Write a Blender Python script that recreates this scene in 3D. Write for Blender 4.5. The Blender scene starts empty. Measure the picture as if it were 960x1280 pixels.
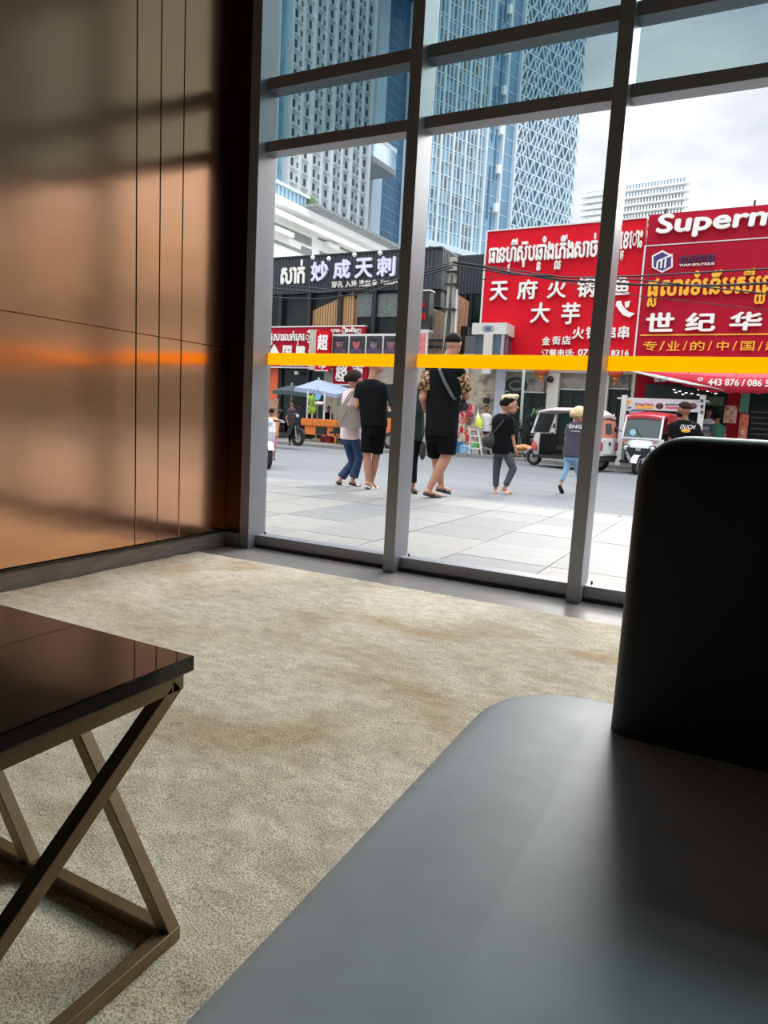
import bpy, bmesh, math, random
from mathutils import Vector, Matrix
random.seed(7)
PI = math.pi
SC = bpy.context.scene
COL = SC.collection

# ---------------------------------------------------------------- camera
FPX, YAW, PIT, ROLL = 864.76, .4675, .1373, .0541
CAM = Vector((3.1631, -3.7896, .95))
_F = Vector((-math.sin(YAW)*math.cos(PIT), math.cos(YAW)*math.cos(PIT), -math.sin(PIT)))
_R0 = Vector((math.cos(YAW), math.sin(YAW), 0)); _U0 = _R0.cross(_F)
_R = _R0*math.cos(ROLL) + _U0*math.sin(ROLL)
_U = -_R0*math.sin(ROLL) + _U0*math.cos(ROLL)
cd = bpy.data.cameras.new('camera'); cam = bpy.data.objects.new('camera', cd); COL.objects.link(cam)
cam.matrix_world = Matrix(((_R.x, _U.x, -_F.x, CAM.x), (_R.y, _U.y, -_F.y, CAM.y), (_R.z, _U.z, -_F.z, CAM.z), (0, 0, 0, 1)))
cd.sensor_fit = 'AUTO'; cd.sensor_width = 36; cd.lens = FPX/1280*36
cd.clip_start = .02; cd.clip_end = 2000
SC.camera = cam

# ---------------------------------------------------------------- sky and exposure
SC.view_settings.view_transform = 'Standard'; SC.view_settings.look = 'None'
SC.view_settings.gamma = 1; SC.view_settings.use_curve_mapping = False
SC.view_settings.exposure = 0.6
w = bpy.data.worlds.new('overcast_sky'); SC.world = w; w.use_nodes = True
nt = w.node_tree; nt.nodes.clear()
def N(t, ty, **k):
    n = t.nodes.new(ty)
    for a, b in k.items(): setattr(n, a, b)
    return n
out = N(nt, 'ShaderNodeOutputWorld'); bg = N(nt, 'ShaderNodeBackground')
tc = N(nt, 'ShaderNodeTexCoord'); mp = N(nt, 'ShaderNodeMapping'); mp.inputs['Scale'].default_value = (1, 1, 2.2)
n1 = N(nt, 'ShaderNodeTexNoise'); n1.inputs['Scale'].default_value = 3.2; n1.inputs['Detail'].default_value = 7; n1.inputs['Roughness'].default_value = .55
cr = N(nt, 'ShaderNodeValToRGB')
cr.color_ramp.elements[0].position = .40; cr.color_ramp.elements[0].color = (.50, .525, .60, 1)
cr.color_ramp.elements[1].position = .60; cr.color_ramp.elements[1].color = (.735, .745, .76, 1)
sx = N(nt, 'ShaderNodeSeparateXYZ')
zr = N(nt, 'ShaderNodeMapRange'); zr.interpolation_type = 'SMOOTHSTEP'; zr.inputs['From Min'].default_value = .45; zr.inputs['From Max'].default_value = 1
zr.inputs['To Min'].default_value = 1.0; zr.inputs['To Max'].default_value = 5.5
mu = N(nt, 'ShaderNodeVectorMath', operation='SCALE')
L = nt.links.new
L(tc.outputs['Generated'], mp.inputs['Vector']); L(mp.outputs['Vector'], n1.inputs['Vector'])
L(n1.outputs['Fac'], cr.inputs['Fac']); L(tc.outputs['Generated'], sx.inputs['Vector'])
L(sx.outputs['Z'], zr.inputs['Value']); L(cr.outputs['Color'], mu.inputs[0]); L(zr.outputs['Result'], mu.inputs['Scale'])
L(mu.outputs['Vector'], bg.inputs['Color']); L(bg.outputs['Background'], out.inputs['Surface'])
bg.inputs['Strength'].default_value = 1.0
# the bright part of the overcast: the sun behind cloud, very soft
sl = bpy.data.lights.new('sun', 'SUN'); sl.energy = 4.5; sl.angle = math.radians(44); sl.color = (1, .98, .95)
so = bpy.data.objects.new('sun', sl); COL.objects.link(so)
so.rotation_euler = Vector((.02, -.85, -.50)).to_track_quat('-Z', 'Y').to_euler()
SC.cycles.max_bounces = 10; SC.cycles.transparent_max_bounces = 24; SC.cycles.diffuse_bounces = 5
SC.cycles.sample_clamp_indirect = 6

# ---------------------------------------------------------------- helpers
def s2l(c):
    return tuple(((x/255)/12.92 if x/255 <= .04045 else ((x/255+.055)/1.055)**2.4) for x in c)
MATS = {}
def mat(name, rgb, rough=.6, metal=0, var=.0, vscale=8, bump=0, bscale=40, spec=.5, coat=0, emit=0, vstretch=(1, 1, 1), lin=False):
    """rgb in sRGB 0-255; var mixes in a darker tone with noise"""
    if name in MATS: return MATS[name]
    m = bpy.data.materials.new(name); m.use_nodes = True; t = m.node_tree; b = t.nodes['Principled BSDF']
    c = s2l(rgb)
    b.inputs['Base Color'].default_value = (*c, 1); b.inputs['Roughness'].default_value = rough; b.inputs['Metallic'].default_value = metal
    b.inputs['Specular IOR Level'].default_value = spec; b.inputs['Coat Weight'].default_value = coat
    if emit:
        b.inputs['Emission Color'].default_value = (*c, 1); b.inputs['Emission Strength'].default_value = emit
    tcn = N(t, 'ShaderNodeTexCoord'); mpn = N(t, 'ShaderNodeMapping'); mpn.inputs['Scale'].default_value = vstretch
    t.links.new(tcn.outputs['Object'], mpn.inputs['Vector'])
    no = N(t, 'ShaderNodeTexNoise'); no.inputs['Scale'].default_value = vscale; no.inputs['Detail'].default_value = 5
    t.links.new(mpn.outputs['Vector'], no.inputs['Vector'])
    r = N(t, 'ShaderNodeValToRGB'); v = max(var, .02)
    r.color_ramp.elements[0].position = .3; r.color_ramp.elements[0].color = (*[x*(1-v) for x in c], 1)
    r.color_ramp.elements[1].position = .7; r.color_ramp.elements[1].color = (*[min(1, x*(1+v*.6)) for x in c], 1)
    t.links.new(no.outputs['Fac'], r.inputs['Fac']); t.links.new(r.outputs['Color'], b.inputs['Base Color'])
    if bump:
        nb = N(t, 'ShaderNodeTexNoise'); nb.inputs['Scale'].default_value = bscale; nb.inputs['Detail'].default_value = 4
        t.links.new(mpn.outputs['Vector'], nb.inputs['Vector'])
        bn = N(t, 'ShaderNodeBump'); bn.inputs['Strength'].default_value = min(1, bump*3); bn.inputs['Distance'].default_value = .12/bscale
        t.links.new(nb.outputs['Fac'], bn.inputs['Height']); t.links.new(bn.outputs['Normal'], b.inputs['Normal'])
    MATS[name] = m
    return m
def print_mat(name, cols, scale=6, rough=.5, stretch=(1, 1, 1), kind='noise'):
    """printed picture: patches of several colours (for posters and far goods)"""
    if name in MATS: return MATS[name]
    m = bpy.data.materials.new(name); m.use_nodes = True; t = m.node_tree; b = t.nodes['Principled BSDF']; b.inputs['Roughness'].default_value = rough
    tcn = N(t, 'ShaderNodeTexCoord'); mpn = N(t, 'ShaderNodeMapping'); mpn.inputs['Scale'].default_value = stretch
    t.links.new(tcn.outputs['Object'], mpn.inputs['Vector'])
    if kind == 'noise':
        no = N(t, 'ShaderNodeTexNoise'); no.inputs['Scale'].default_value = scale; no.inputs['Detail'].default_value = 3; src = no.outputs['Fac']
    else:
        no = N(t, 'ShaderNodeTexVoronoi'); no.inputs['Scale'].default_value = scale; sp = N(t, 'ShaderNodeSeparateXYZ')
        t.links.new(no.outputs['Color'], sp.inputs['Vector']); src = sp.outputs['X']
    t.links.new(mpn.outputs['Vector'], no.inputs['Vector'])
    r = N(t, 'ShaderNodeValToRGB'); n = len(cols)
    if kind != 'noise': r.color_ramp.interpolation = 'CONSTANT'
    for i, cc in enumerate(cols):
        p = (.32 + .36*i/max(1, n-1)) if kind == 'noise' else i/n
        e = r.color_ramp.elements[i] if i < 2 else r.color_ramp.elements.new(p)
        e.position = p; e.color = (*s2l(cc), 1)
    t.links.new(src, r.inputs['Fac']); t.links.new(r.outputs['Color'], b.inputs['Base Color'])
    MATS[name] = m
    return m
def glass_mat(name, tint, refl=.05, rough=0.0, film=False):
    if name in MATS: return MATS[name]
    m = bpy.data.materials.new(name); m.use_nodes = True; t = m.node_tree; t.nodes.clear()
    o = N(t, 'ShaderNodeOutputMaterial'); mx = N(t, 'ShaderNodeMixShader'); tr = N(t, 'ShaderNodeBsdfTransparent'); gl = N(t, 'ShaderNodeBsdfGlossy')
    # reflection after Schlick, the same from both sides of the thin pane
    ge = N(t, 'ShaderNodeNewGeometry'); dp = N(t, 'ShaderNodeVectorMath', operation='DOT_PRODUCT'); ab = N(t, 'ShaderNodeMath', operation='ABSOLUTE')
    om = N(t, 'ShaderNodeMath', operation='SUBTRACT'); om.inputs[0].default_value = 1; pw = N(t, 'ShaderNodeMath', operation='POWER'); pw.inputs[1].default_value = 5
    t.links.new(ge.outputs['Incoming'], dp.inputs[0]); t.links.new(ge.outputs['Normal'], dp.inputs[1]); t.links.new(dp.outputs['Value'], ab.inputs[0])
    t.links.new(ab.outputs[0], om.inputs[1]); t.links.new(om.outputs[0], pw.inputs[0])
    tr.inputs['Color'].default_value = (*tint, 1); gl.inputs['Roughness'].default_value = rough
    ad = N(t, 'ShaderNodeMath', operation='MULTIPLY_ADD'); ad.inputs[1].default_value = .6; ad.inputs[2].default_value = refl
    t.links.new(pw.outputs[0], ad.inputs[0]); t.links.new(ad.outputs[0], mx.inputs['Fac'])
    t.links.new(tr.outputs['BSDF'], mx.inputs[1]); t.links.new(gl.outputs['BSDF'], mx.inputs[2]); t.links.new(mx.outputs['Shader'], o.inputs['Surface'])
    if film:      # absorbing film: the slanting path through it is longer, so it darkens by 1/cos
        mn = N(t, 'ShaderNodeMath', operation='MAXIMUM'); mn.inputs[1].default_value = .15; iv = N(t, 'ShaderNodeMath', operation='DIVIDE'); iv.inputs[0].default_value = 1
        gm_ = N(t, 'ShaderNodeGamma'); gm_.inputs['Color'].default_value = (*tint, 1)
        t.links.new(ab.outputs[0], mn.inputs[0]); t.links.new(mn.outputs[0], iv.inputs[1]); t.links.new(iv.outputs[0], gm_.inputs['Gamma']); t.links.new(gm_.outputs['Color'], tr.inputs['Color'])
    MATS[name] = m
    return m

WM = {}          # world matrix of every root
def reg(o, M=None):
    WM[o.name] = M if M is not None else Matrix.Identity(4)
def tag(o, label=None, cat=None, group=None, kind=None):
    if label: o['label'] = label
    if cat: o['category'] = cat
    if group: o['group'] = group
    if kind: o['kind'] = kind
    return o
def empty(name, loc=(0, 0, 0), rz=0, **k):
    o = bpy.data.objects.new(name, None); COL.objects.link(o); o.empty_display_size = .1
    o.location = loc; o.rotation_euler = (0, 0, rz)
    reg(o, Matrix.Translation(Vector(loc)) @ Matrix.Rotation(rz, 4, 'Z'))
    return tag(o, **k)
def link(name, me, m=None, parent=None, **k):
    o = bpy.data.objects.new(name, me); COL.objects.link(o)
    if parent is not None: o.parent = parent
    if m is not None and len(me.materials) == 0: me.materials.append(m)
    reg(o, WM[parent.name] if parent is not None else Matrix.Identity(4))
    return tag(o, **k)
def copy_tree(o, parent=None):
    c = o.copy(); COL.objects.link(c); c.parent = parent
    WM[c.name] = WM.get(o.name, Matrix.Identity(4))
    for ch in [x for x in COL.objects if x.parent == o]: copy_tree(ch, c)
    return c
class MB:
    """collects shapes in world coordinates (after M); build() links ONE mesh object"""
    def __init__(s, M=None): s.v = []; s.f = []; s.M = M or Matrix.Identity(4); s.sm = []
    def add(s, vs, fs, smooth=False):
        n = len(s.v); s.v += [s.M @ Vector(p) for p in vs]; s.f += [tuple(i+n for i in f) for f in fs]; s.sm += [smooth]*len(fs); return s
    def box(s, x0, x1, y0, y1, z0, z1):
        v = [(x, y, z) for z in (z0, z1) for y in (y0, y1) for x in (x0, x1)]
        return s.add(v, [(0, 2, 3, 1), (4, 5, 7, 6), (0, 1, 5, 4), (2, 6, 7, 3), (0, 4, 6, 2), (1, 3, 7, 5)])
    def bar(s, a, b, w, h, up=(0, 0, 1)):
        """square bar from a to b; w across, h along up"""
        a = Vector(a); b = Vector(b); d = (b-a).normalized(); u = Vector(up)
        l = d.cross(u)
        if l.length < 1e-4: l = d.cross(Vector((0, 1, 0)))
        l.normalize(); u = l.cross(d).normalized()
        v = [p + l*(i*w/2) + u*(j*h/2) for p in (a, b) for j in (-1, 1) for i in (-1, 1)]
        return s.add(v, [(0, 2, 3, 1), (4, 5, 7, 6), (0, 1, 5, 4), (2, 6, 7, 3), (0, 4, 6, 2), (1, 3, 7, 5)])
    def cyl(s, a, b, r0, r1=None, n=12, caps=True, smooth=True):
        r1 = r0 if r1 is None else r1
        a = Vector(a); b = Vector(b); d = (b-a).normalized(); u = d.orthogonal().normalized(); w_ = d.cross(u)
        v = []
        for p, r in ((a, r0), (b, r1)):
            for i in range(n):
                t = 2*PI*i/n; v.append(p + (u*math.cos(t)+w_*math.sin(t))*r)
        f = [(i, (i+1) % n, n+(i+1) % n, n+i) for i in range(n)]
        s.add(v, f, smooth)
        if caps: s.add(v, [tuple(reversed(range(n))), tuple(range(n, 2*n))])
        return s
    def tube(s, pts, r, n=6):
        pts = [Vector(p) for p in pts]
        rs = r if isinstance(r, (list, tuple)) else [r]*len(pts)
        v = []; f = []
        d0 = (pts[1]-pts[0]).normalized(); u = d0.orthogonal().normalized()
        for k, p in enumerate(pts):
            d = (pts[min(k+1, len(pts)-1)]-pts[max(k-1, 0)]).normalized()
            u = (u - d*u.dot(d)).normalized(); w_ = d.cross(u)
            for i in range(n):
                t = 2*PI*i/n; v.append(p+(u*math.cos(t)+w_*math.sin(t))*rs[k])
        for k in range(len(pts)-1):
            for i in range(n):
                f.append((k*n+i, k*n+(i+1) % n, (k+1)*n+(i+1) % n, (k+1)*n+i))
        f2 = [tuple(reversed(range(n))), tuple(range((len(pts)-1)*n, len(pts)*n))]
        s.add(v, f+f2, True); return s
    def loft(s, rings, cap=True, smooth=True):
        n = len(rings[0]); v = [p for r in rings for p in r]; f = []
        for k in range(len(rings)-1):
            for i in range(n): f.append((k*n+i, k*n+(i+1) % n, (k+1)*n+(i+1) % n, (k+1)*n+i))
        s.add(v, f, smooth)
        if cap: s.add([*rings[0], *rings[-1]], [tuple(reversed(range(n))), tuple(range(n, 2*n))])
        return s
    def ell(s, c, r, ax=None, n=12, m=8):
        c = Vector(c); ax = ax or (Vector((1, 0, 0)), Vector((0, 1, 0)), Vector((0, 0, 1)))
        r = (r, r, r) if not hasattr(r, '__len__') else r
        v = []; f = []
        for j in range(m+1):
            ph = PI*j/m
            for i in range(n):
                t = 2*PI*i/n
                v.append(c + ax[0]*(r[0]*math.sin(ph)*math.cos(t)) + ax[1]*(r[1]*math.sin(ph)*math.sin(t)) + ax[2]*(r[2]*math.cos(ph)))
        for j in range(m):
            for i in range(n):
                f.append((j*n+i, (j+1)*n+i, (j+1)*n+(i+1) % n, j*n+(i+1) % n))
        return s.add(v, f, True)
    def cap(s, a, b, ra, rb=None, n=12):
        rb = ra if rb is None else rb
        a = Vector(a); b = Vector(b); d = b-a; L_ = d.length
        if L_ < 1e-5: return s.ell(a, ra)
        d.normalize(); u = d.orthogonal().normalized(); w_ = d.cross(u); rings = []
        def ring(p, r): return [p+(u*math.cos(2*PI*i/n)+w_*math.sin(2*PI*i/n))*r for i in range(n)]
        for k in (0.02, .35, .7): rings.append(ring(a-d*ra*math.cos(k*PI/2), max(ra*math.sin(k*PI/2), .001)))
        rings.append(ring(a, ra)); rings.append(ring(b, rb))
        for k in (.7, .35, .02): rings.append(ring(b+d*rb*math.cos(k*PI/2), max(rb*math.sin(k*PI/2), .001)))
        return s.loft(rings)
    def prism(s, poly, y0, y1, axis='y'):
        """polygon in (x,z) pushed along y; axis 'x': polygon (y,z); axis 'z': polygon (x,y)"""
        def P(a, b, c): return (a, c, b) if axis == 'y' else ((c, a, b) if axis == 'x' else (a, b, c))
        n = len(poly); v = [P(a, b, y0) for a, b in poly]+[P(a, b, y1) for a, b in poly]
        return s.add(v, [tuple(range(n)), tuple(reversed(range(n, 2*n)))]+[(i, n+i, n+(i+1) % n, (i+1) % n) for i in range(n)])
    def quad(s, a, b, c, d): return s.add([a, b, c, d], [(0, 1, 2, 3)])
    def mesh(s, name, parent=None):
        me = bpy.data.meshes.new(name)
        if parent is not None:
            I = WM[parent.name].inverted(); vs = [I @ p for p in s.v]
        else: vs = s.v
        me.from_pydata([tuple(p) for p in vs], [], s.f)
        me.polygons.foreach_set('use_smooth', s.sm)
        bm = bmesh.new(); bm.from_mesh(me); bmesh.ops.recalc_face_normals(bm, faces=bm.faces); bm.to_mesh(me); bm.free()
        me.update(); return me
    def build(s, name, m, parent=None, bevel=0, seg=2, **k):
        o = link(name, s.mesh(name, parent), m, parent, **k)
        if bevel:
            b = o.modifiers.new('bevel', 'BEVEL'); b.width = bevel; b.segments = seg; b.limit_method = 'ANGLE'; b.angle_limit = math.radians(40)
        return o

# picture pixel -> point on a real plane of the place (only used to measure where things stand)
def ray(u, v): return _F + _R*((u-480)/FPX) - _U*((v-640)/FPX)
def onZ(u, v, z): d = ray(u, v); return CAM + d*((z-CAM.z)/d.z)
def onY(u, v, Y): d = ray(u, v); return CAM + d*((Y-CAM.y)/d.y)
def onX(u, v, X): d = ray(u, v); return CAM + d*((X-CAM.x)/d.x)
class Frame:
    """a vertical plane: x runs along it, y goes away from the viewer, z up (world height)"""
    def __init__(s, p0, ang=0):
        s.p = Vector((p0[0], p0[1], 0)); s.ang = ang; s.M = Matrix.Translation(s.p) @ Matrix.Rotation(ang, 4, 'Z')
        s.ex = Vector((math.cos(ang), math.sin(ang), 0)); s.ey = Vector((-math.sin(ang), math.cos(ang), 0))
    def q(s, u, v, dy=0):
        d = ray(u, v); t = ((s.p + s.ey*dy) - CAM).dot(s.ey)/d.dot(s.ey); P = CAM + d*t
        return ((P-s.p).dot(s.ex), P.z)
    def rect(s, u0, v0, u1, v1, dy=0):
        x0 = s.q(u0, (v0+v1)/2, dy)[0]; x1 = s.q(u1, (v0+v1)/2, dy)[0]
        z1 = s.q((u0+u1)/2, v0, dy)[1]; z0 = s.q((u0+u1)/2, v1, dy)[1]
        return x0, x1, z0, z1
    def W(s, x, y, z): return s.M @ Vector((x, y, z))
def empty_at(name, fr, x, y, z, **k):
    p = fr.W(x, y, z); return empty(name, p, fr.ang, **k)
def mono(mb, fr, u0, v0, u1, v1, y0, y1, dy=None):
    x0, x1, z0, z1 = fr.rect(u0, v0, u1, v1, y0 if dy is None else dy)
    mb.box(x0, x1, y0, y1, z0, z1); return (x0, x1, z0, z1)

def text_data(s, bold=0.0, ext=.02, shear=0):
    c = bpy.data.curves.new('lettering', 'FONT'); c.body = s; c.size = 1; c.extrude = ext; c.shear = shear; c.resolution_u = 3
    c.fill_mode = 'FRONT' if ext == 0 else 'BOTH'
    o = bpy.data.objects.new('tmp', c); COL.objects.link(o)
    dg = bpy.context.evaluated_depsgraph_get(); dg.update()
    me = bpy.data.meshes.new_from_object(o.evaluated_get(dg)); bpy.data.objects.remove(o); bpy.data.curves.remove(c)
    if bold > 0 and me.vertices:      # heavier weight: the outline laid four times, slightly shifted
        vs = [v.co.copy() for v in me.vertices]; fs = [tuple(p.vertices) for p in me.polygons]; V = []; F = []
        for dx, dy, dz in ((-bold, 0, 0), (bold, 0, .0006), (0, -bold, .0012), (0, bold, .0018)):
            n = len(V); V += [(v.x+dx, v.y+dy, v.z+dz) for v in vs]; F += [tuple(i+n for i in f) for f in fs]
        m2 = bpy.data.meshes.new('lettering'); m2.from_pydata(V, [], F); bpy.data.meshes.remove(me); me = m2
    return me
def lettering(s, fr, x0, x1, z0, z1, y, m, parent, bold=.0, thick=.04, name='lettering', shear=0, flip=False):
    """text scaled to fill x0..x1 / z0..z1 of the frame's plane, standing proud towards the viewer"""
    me = text_data(s, bold, 0.02, shear)
    if not me.vertices: return None
    vs = [v.co.copy() for v in me.vertices]
    ax = min(v.x for v in vs); bx = max(v.x for v in vs); ay = min(v.y for v in vs); by = max(v.y for v in vs)
    I = WM[parent.name].inverted() @ fr.M
    for v in me.vertices:
        c = v.co; X = x0+(c.x-ax)/(bx-ax)*(x1-x0); Z = z0+(c.y-ay)/(by-ay)*(z1-z0); Y = y - (c.z+.02)/.04*thick
        v.co = I @ Vector((X, Y, Z))
    me.materials.clear(); me.name = name
    return link(name, me, m, parent)
def letter_px(s, fr, uL, vL, uR, vR, hpx, y, m, parent, **k):
    a = fr.q(uL, vL, y); b = fr.q(uR, vR, y); c0 = fr.q((uL+uR)/2, (vL+vR)/2-hpx/2, y)[1]; c1 = fr.q((uL+uR)/2, (vL+vR)/2+hpx/2, y)[1]
    return lettering(s, fr, a[0], b[0], c1, c0, y, m, parent, **k)
def khmer(tokens, bold=.016):
    """tokens: (glyphs, subscript or ''); returns a mesh-like (verts, faces) laid out by hand, as stacked script"""
    V = []; F = []; x = 0
    for g, sub in tokens:
        if g == ' ': x += .35; continue
        me = text_data(g, bold)
        vs = [v.co.copy() for v in me.vertices]
        if not vs: continue
        a = min(v.x for v in vs); b = max(v.x for v in vs); n = len(V)
        V += [Vector((v.x-a+x, v.y, v.z)) for v in vs]; F += [tuple(i+n for i in p.vertices) for p in me.polygons]
        if sub:
            m2 = text_data(sub, bold*1.5); v2 = [v.co.copy() for v in m2.vertices]
            a2 = min(v.x for v in v2); b2 = max(v.x for v in v2); t2 = max(v.y for v in v2); n = len(V); k = .55
            cx = x+min(b-a, .6)/2
            V += [Vector((cx+(v.x-(a2+b2)/2)*k, -.08+(v.y-t2)*k, v.z)) for v in v2]; F += [tuple(i+n for i in p.vertices) for p in m2.polygons]
        x += (b-a)+.05
    return V, F
def khmer_px(tokens, fr, uL, vL, uR, vR, hpx, y, m, parent, bold=.02, thick=.04):
    V, F = khmer(tokens, bold)
    a = fr.q(uL, vL, y); b = fr.q(uR, vR, y); z0 = fr.q((uL+uR)/2, (vL+vR)/2+hpx/2, y)[1]; z1 = fr.q((uL+uR)/2, (vL+vR)/2-hpx/2, y)[1]
    ax = min(v.x for v in V); bx = max(v.x for v in V); ay = min(v.y for v in V); by = max(v.y for v in V)
    I = WM[parent.name].inverted() @ fr.M; vs = []
    for c in V:
        vs.append(I @ Vector((a[0]+(c.x-ax)/(bx-ax)*(b[0]-a[0]), y-(c.z+.02)/.04*thick, z0+(c.y-ay)/(by-ay)*(z1-z0))))
    me = bpy.data.meshes.new('lettering'); me.from_pydata([tuple(p) for p in vs], [], F)
    return link('lettering', me, m, parent)

# ================================================================ THE ROOM
ROOM_R, ROOM_B, CEIL = 7.2, -8.0, 4.3
m_stone = mat('grey_stone', (142, 138, 134), .25, var=.18, vscale=3, vstretch=(.4, 3, 1), bump=.02)
m_dark = mat('dark_wall_paint', (52, 44, 38), .7)
m_ceil = mat('ceiling_paint', (120, 112, 104), .8)
MB().box(0, ROOM_R, ROOM_B, .2, -.12, -.012).build('floor', m_stone, kind='structure')
MB().box(-.2, ROOM_R, ROOM_B, .22, CEIL, CEIL+.15).build('ceiling', m_ceil, kind='structure')
MB().box(-.2, ROOM_R+.2, ROOM_B-.2, ROOM_B, -.1, CEIL).build('wall_back', m_dark, kind='structure')
MB().box(ROOM_R, ROOM_R+.2, ROOM_B, .2, -.1, CEIL).build('wall_right', m_dark, kind='structure')

# copper wall: brushed metal
def copper():
    m = bpy.data.materials.new('brushed_copper'); m.use_nodes = True; t = m.node_tree; b = t.nodes['Principled BSDF']
    b.inputs['Specular Tint'].default_value = (.82, .50, .33, 1)
    b.inputs['Metallic'].default_value = 1; b.inputs['Roughness'].default_value = .17; b.inputs['Anisotropic'].default_value = .60
    tcn = N(t, 'ShaderNodeTexCoord'); mp_ = N(t, 'ShaderNodeMapping'); mp_.inputs['Scale'].default_value = (1, 140, .6)
    no = N(t, 'ShaderNodeTexNoise'); no.inputs['Scale'].default_value = 4; no.inputs['Detail'].default_value = 3
    r = N(t, 'ShaderNodeValToRGB'); r.color_ramp.elements[0].position = .25; r.color_ramp.elements[0].color = (.66, .35, .205, 1)
    r.color_ramp.elements[1].position = .75; r.color_ramp.elements[1].color = (.76, .42, .255, 1)
    t.links.new(tcn.outputs['Object'], mp_.inputs['Vector']); t.links.new(mp_.outputs['Vector'], no.inputs['Vector'])
    t.links.new(no.outputs['Fac'], r.inputs['Fac']); t.links.new(r.outputs['Color'], b.inputs['Base Color'])
    # slight buckling of the sheet
    n2 = N(t, 'ShaderNodeTexNoise'); n2.inputs['Scale'].default_value = 1.3; n2.inputs['Detail'].default_value = 2
    mp2 = N(t, 'ShaderNodeMapping'); mp2.inputs['Scale'].default_value = (1, 1, 1.6)
    t.links.new(tcn.outputs['Object'], mp2.inputs['Vector']); t.links.new(mp2.outputs['Vector'], n2.inputs['Vector'])
    bn = N(t, 'ShaderNodeBump'); bn.inputs['Strength'].default_value = .22; bn.inputs['Distance'].default_value = .02
    t.links.new(n2.outputs['Fac'], bn.inputs['Height']); t.links.new(bn.outputs['Normal'], b.inputs['Normal'])
    cx = N(t, 'ShaderNodeCombineXYZ'); cx.inputs[0].default_value = 0; cx.inputs[1].default_value = 0; cx.inputs[2].default_value = 1
    b.inputs['Anisotropic Rotation'].default_value = .25
    t.links.new(cx.outputs[0], b.inputs['Tangent'])
    return m
m_copper = copper()
m_blackmetal = mat('black_backing', (14, 12, 11), .6)
wl = MB().box(-.2, -.014, ROOM_B, .2, -.1, CEIL).build('wall_left', m_blackmetal, kind='structure')
ys = [.004, -.452, -.637, -.815, -2.05, -3.3, -4.6, -6.2, -7.9]; zs = [.1, 1.349, CEIL]
for j in range(2):
    for i in range(len(ys)-1):
        g = .0035
        MB().box(-.012, 0, ys[i+1]+g, ys[i]-g, zs[j]+(.0015 if j else .004), zs[j+1]-.0015).build('copper_panel', m_copper, wl, bevel=.0015, seg=1)
for j in range(2):
    MB().box(.0, .132, .004, .02, zs[j]+.002, zs[j+1]-.002).build('copper_return', mat('darkened_copper_return', (70, 46, 34), .3, metal=.9), wl)  # copper return; the corner's dark reflection is put into its colour
MB().box(-.014, .15, .02, .21, -.012, CEIL).build('dark_jamb', m_blackmetal, wl)
m_base = mat('grey_wood_skirting', (128, 120, 114), .35, var=.25, vscale=5, vstretch=(1, 1.2, 9), bump=.03)
bl = MB().box(0, .022, ROOM_B, -.004, -.012, .092).build('baseboard_left', m_base, kind='structure', bevel=.003)
MB().box(.0, .03, ROOM_B, -.004, .0925, .0985).build('black_reveal', m_blackmetal, bl)
MB().box(.0225, .128, -.012, .006, -.012, .092).build('baseboard_front', m_base, kind='structure', bevel=.003)

# ---------------------------------------------------------------- the window
m_alu = mat('grey_aluminium', (150, 151, 156), .38, metal=.35, var=.05)
m_gasket = mat('dark_gasket', (40, 40, 40), .6)
m_clear = glass_mat('clear_glass', (.97, .985, .98), .022)
m_tint = glass_mat('tinted_glass', (.41, .52, .54), .03, film=True)
m_yellow = mat('yellow_tape', (255, 200, 0), .5)
_t = m_yellow.node_tree; _b = _t.nodes['Principled BSDF']; _x = N(_t, 'ShaderNodeMixShader'); _x.inputs[0].default_value = .9
_tl = N(_t, 'ShaderNodeBsdfTranslucent'); _tl.inputs['Color'].default_value = (.92, .56, 0, 1)
_t.links.new(_b.outputs[0], _x.inputs[1]); _t.links.new(_tl.outputs[0], _x.inputs[2]); _t.links.new(_x.outputs[0], _t.nodes['Material Output'].inputs['Surface'])
win = empty('window_1', (0, 0, 0), kind='structure')
MW = .0745; XS = [.2081+.0, 1.337, 2.476, 3.61, 4.745, 5.88, 7.0]
YG = .165; Z1B, Z1T, Z2B, Z2T = 2.614, 2.6806, 2.9933, 3.0668
for i, x in enumerate(XS):
    MB().box(x-MW, x, 0, YG+.03, -.012, CEIL).build('mullion', m_alu, win, bevel=.002)
for i in range(len(XS)-1):
    a, b = XS[i], XS[i+1]-MW
    for z0, z1 in ((Z1B, Z1T), (Z2B, Z2T), (3.93, 4.0)):
        MB().box(a, b, .0867, YG+.03, z0, z1).build('transom', m_alu, win, bevel=.002)
    MB().box(a, b, .0867, YG+.03, -.008, .0772).build('sill_rail', m_alu, win, bevel=.002)
    MB().box(a, b, .078, .088, -.012, .010).build('shadow_gap', m_gasket, win)
    for z0, z1, gm in ((.0772, Z1B, m_clear), (Z1T, Z2B, m_tint), (Z2T, 3.93, m_tint), (4.0, CEIL, m_tint)):
        MB().quad((a, YG, z0), (b, YG, z0), (b, YG, z1), (a, YG, z1)).build('glass_pane', gm, win)
    MB().box(a-.0, b+.0, YG-.003, YG-.0015, 1.2585, 1.339).build('safety_stripe', m_yellow, win)
    # small drain clip at the foot of the pane
    MB().cyl((a+.03, YG-.012, .078), (a+.03, YG-.012, .094), .006, n=8).build('glass_clip', m_gasket, win)

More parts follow.
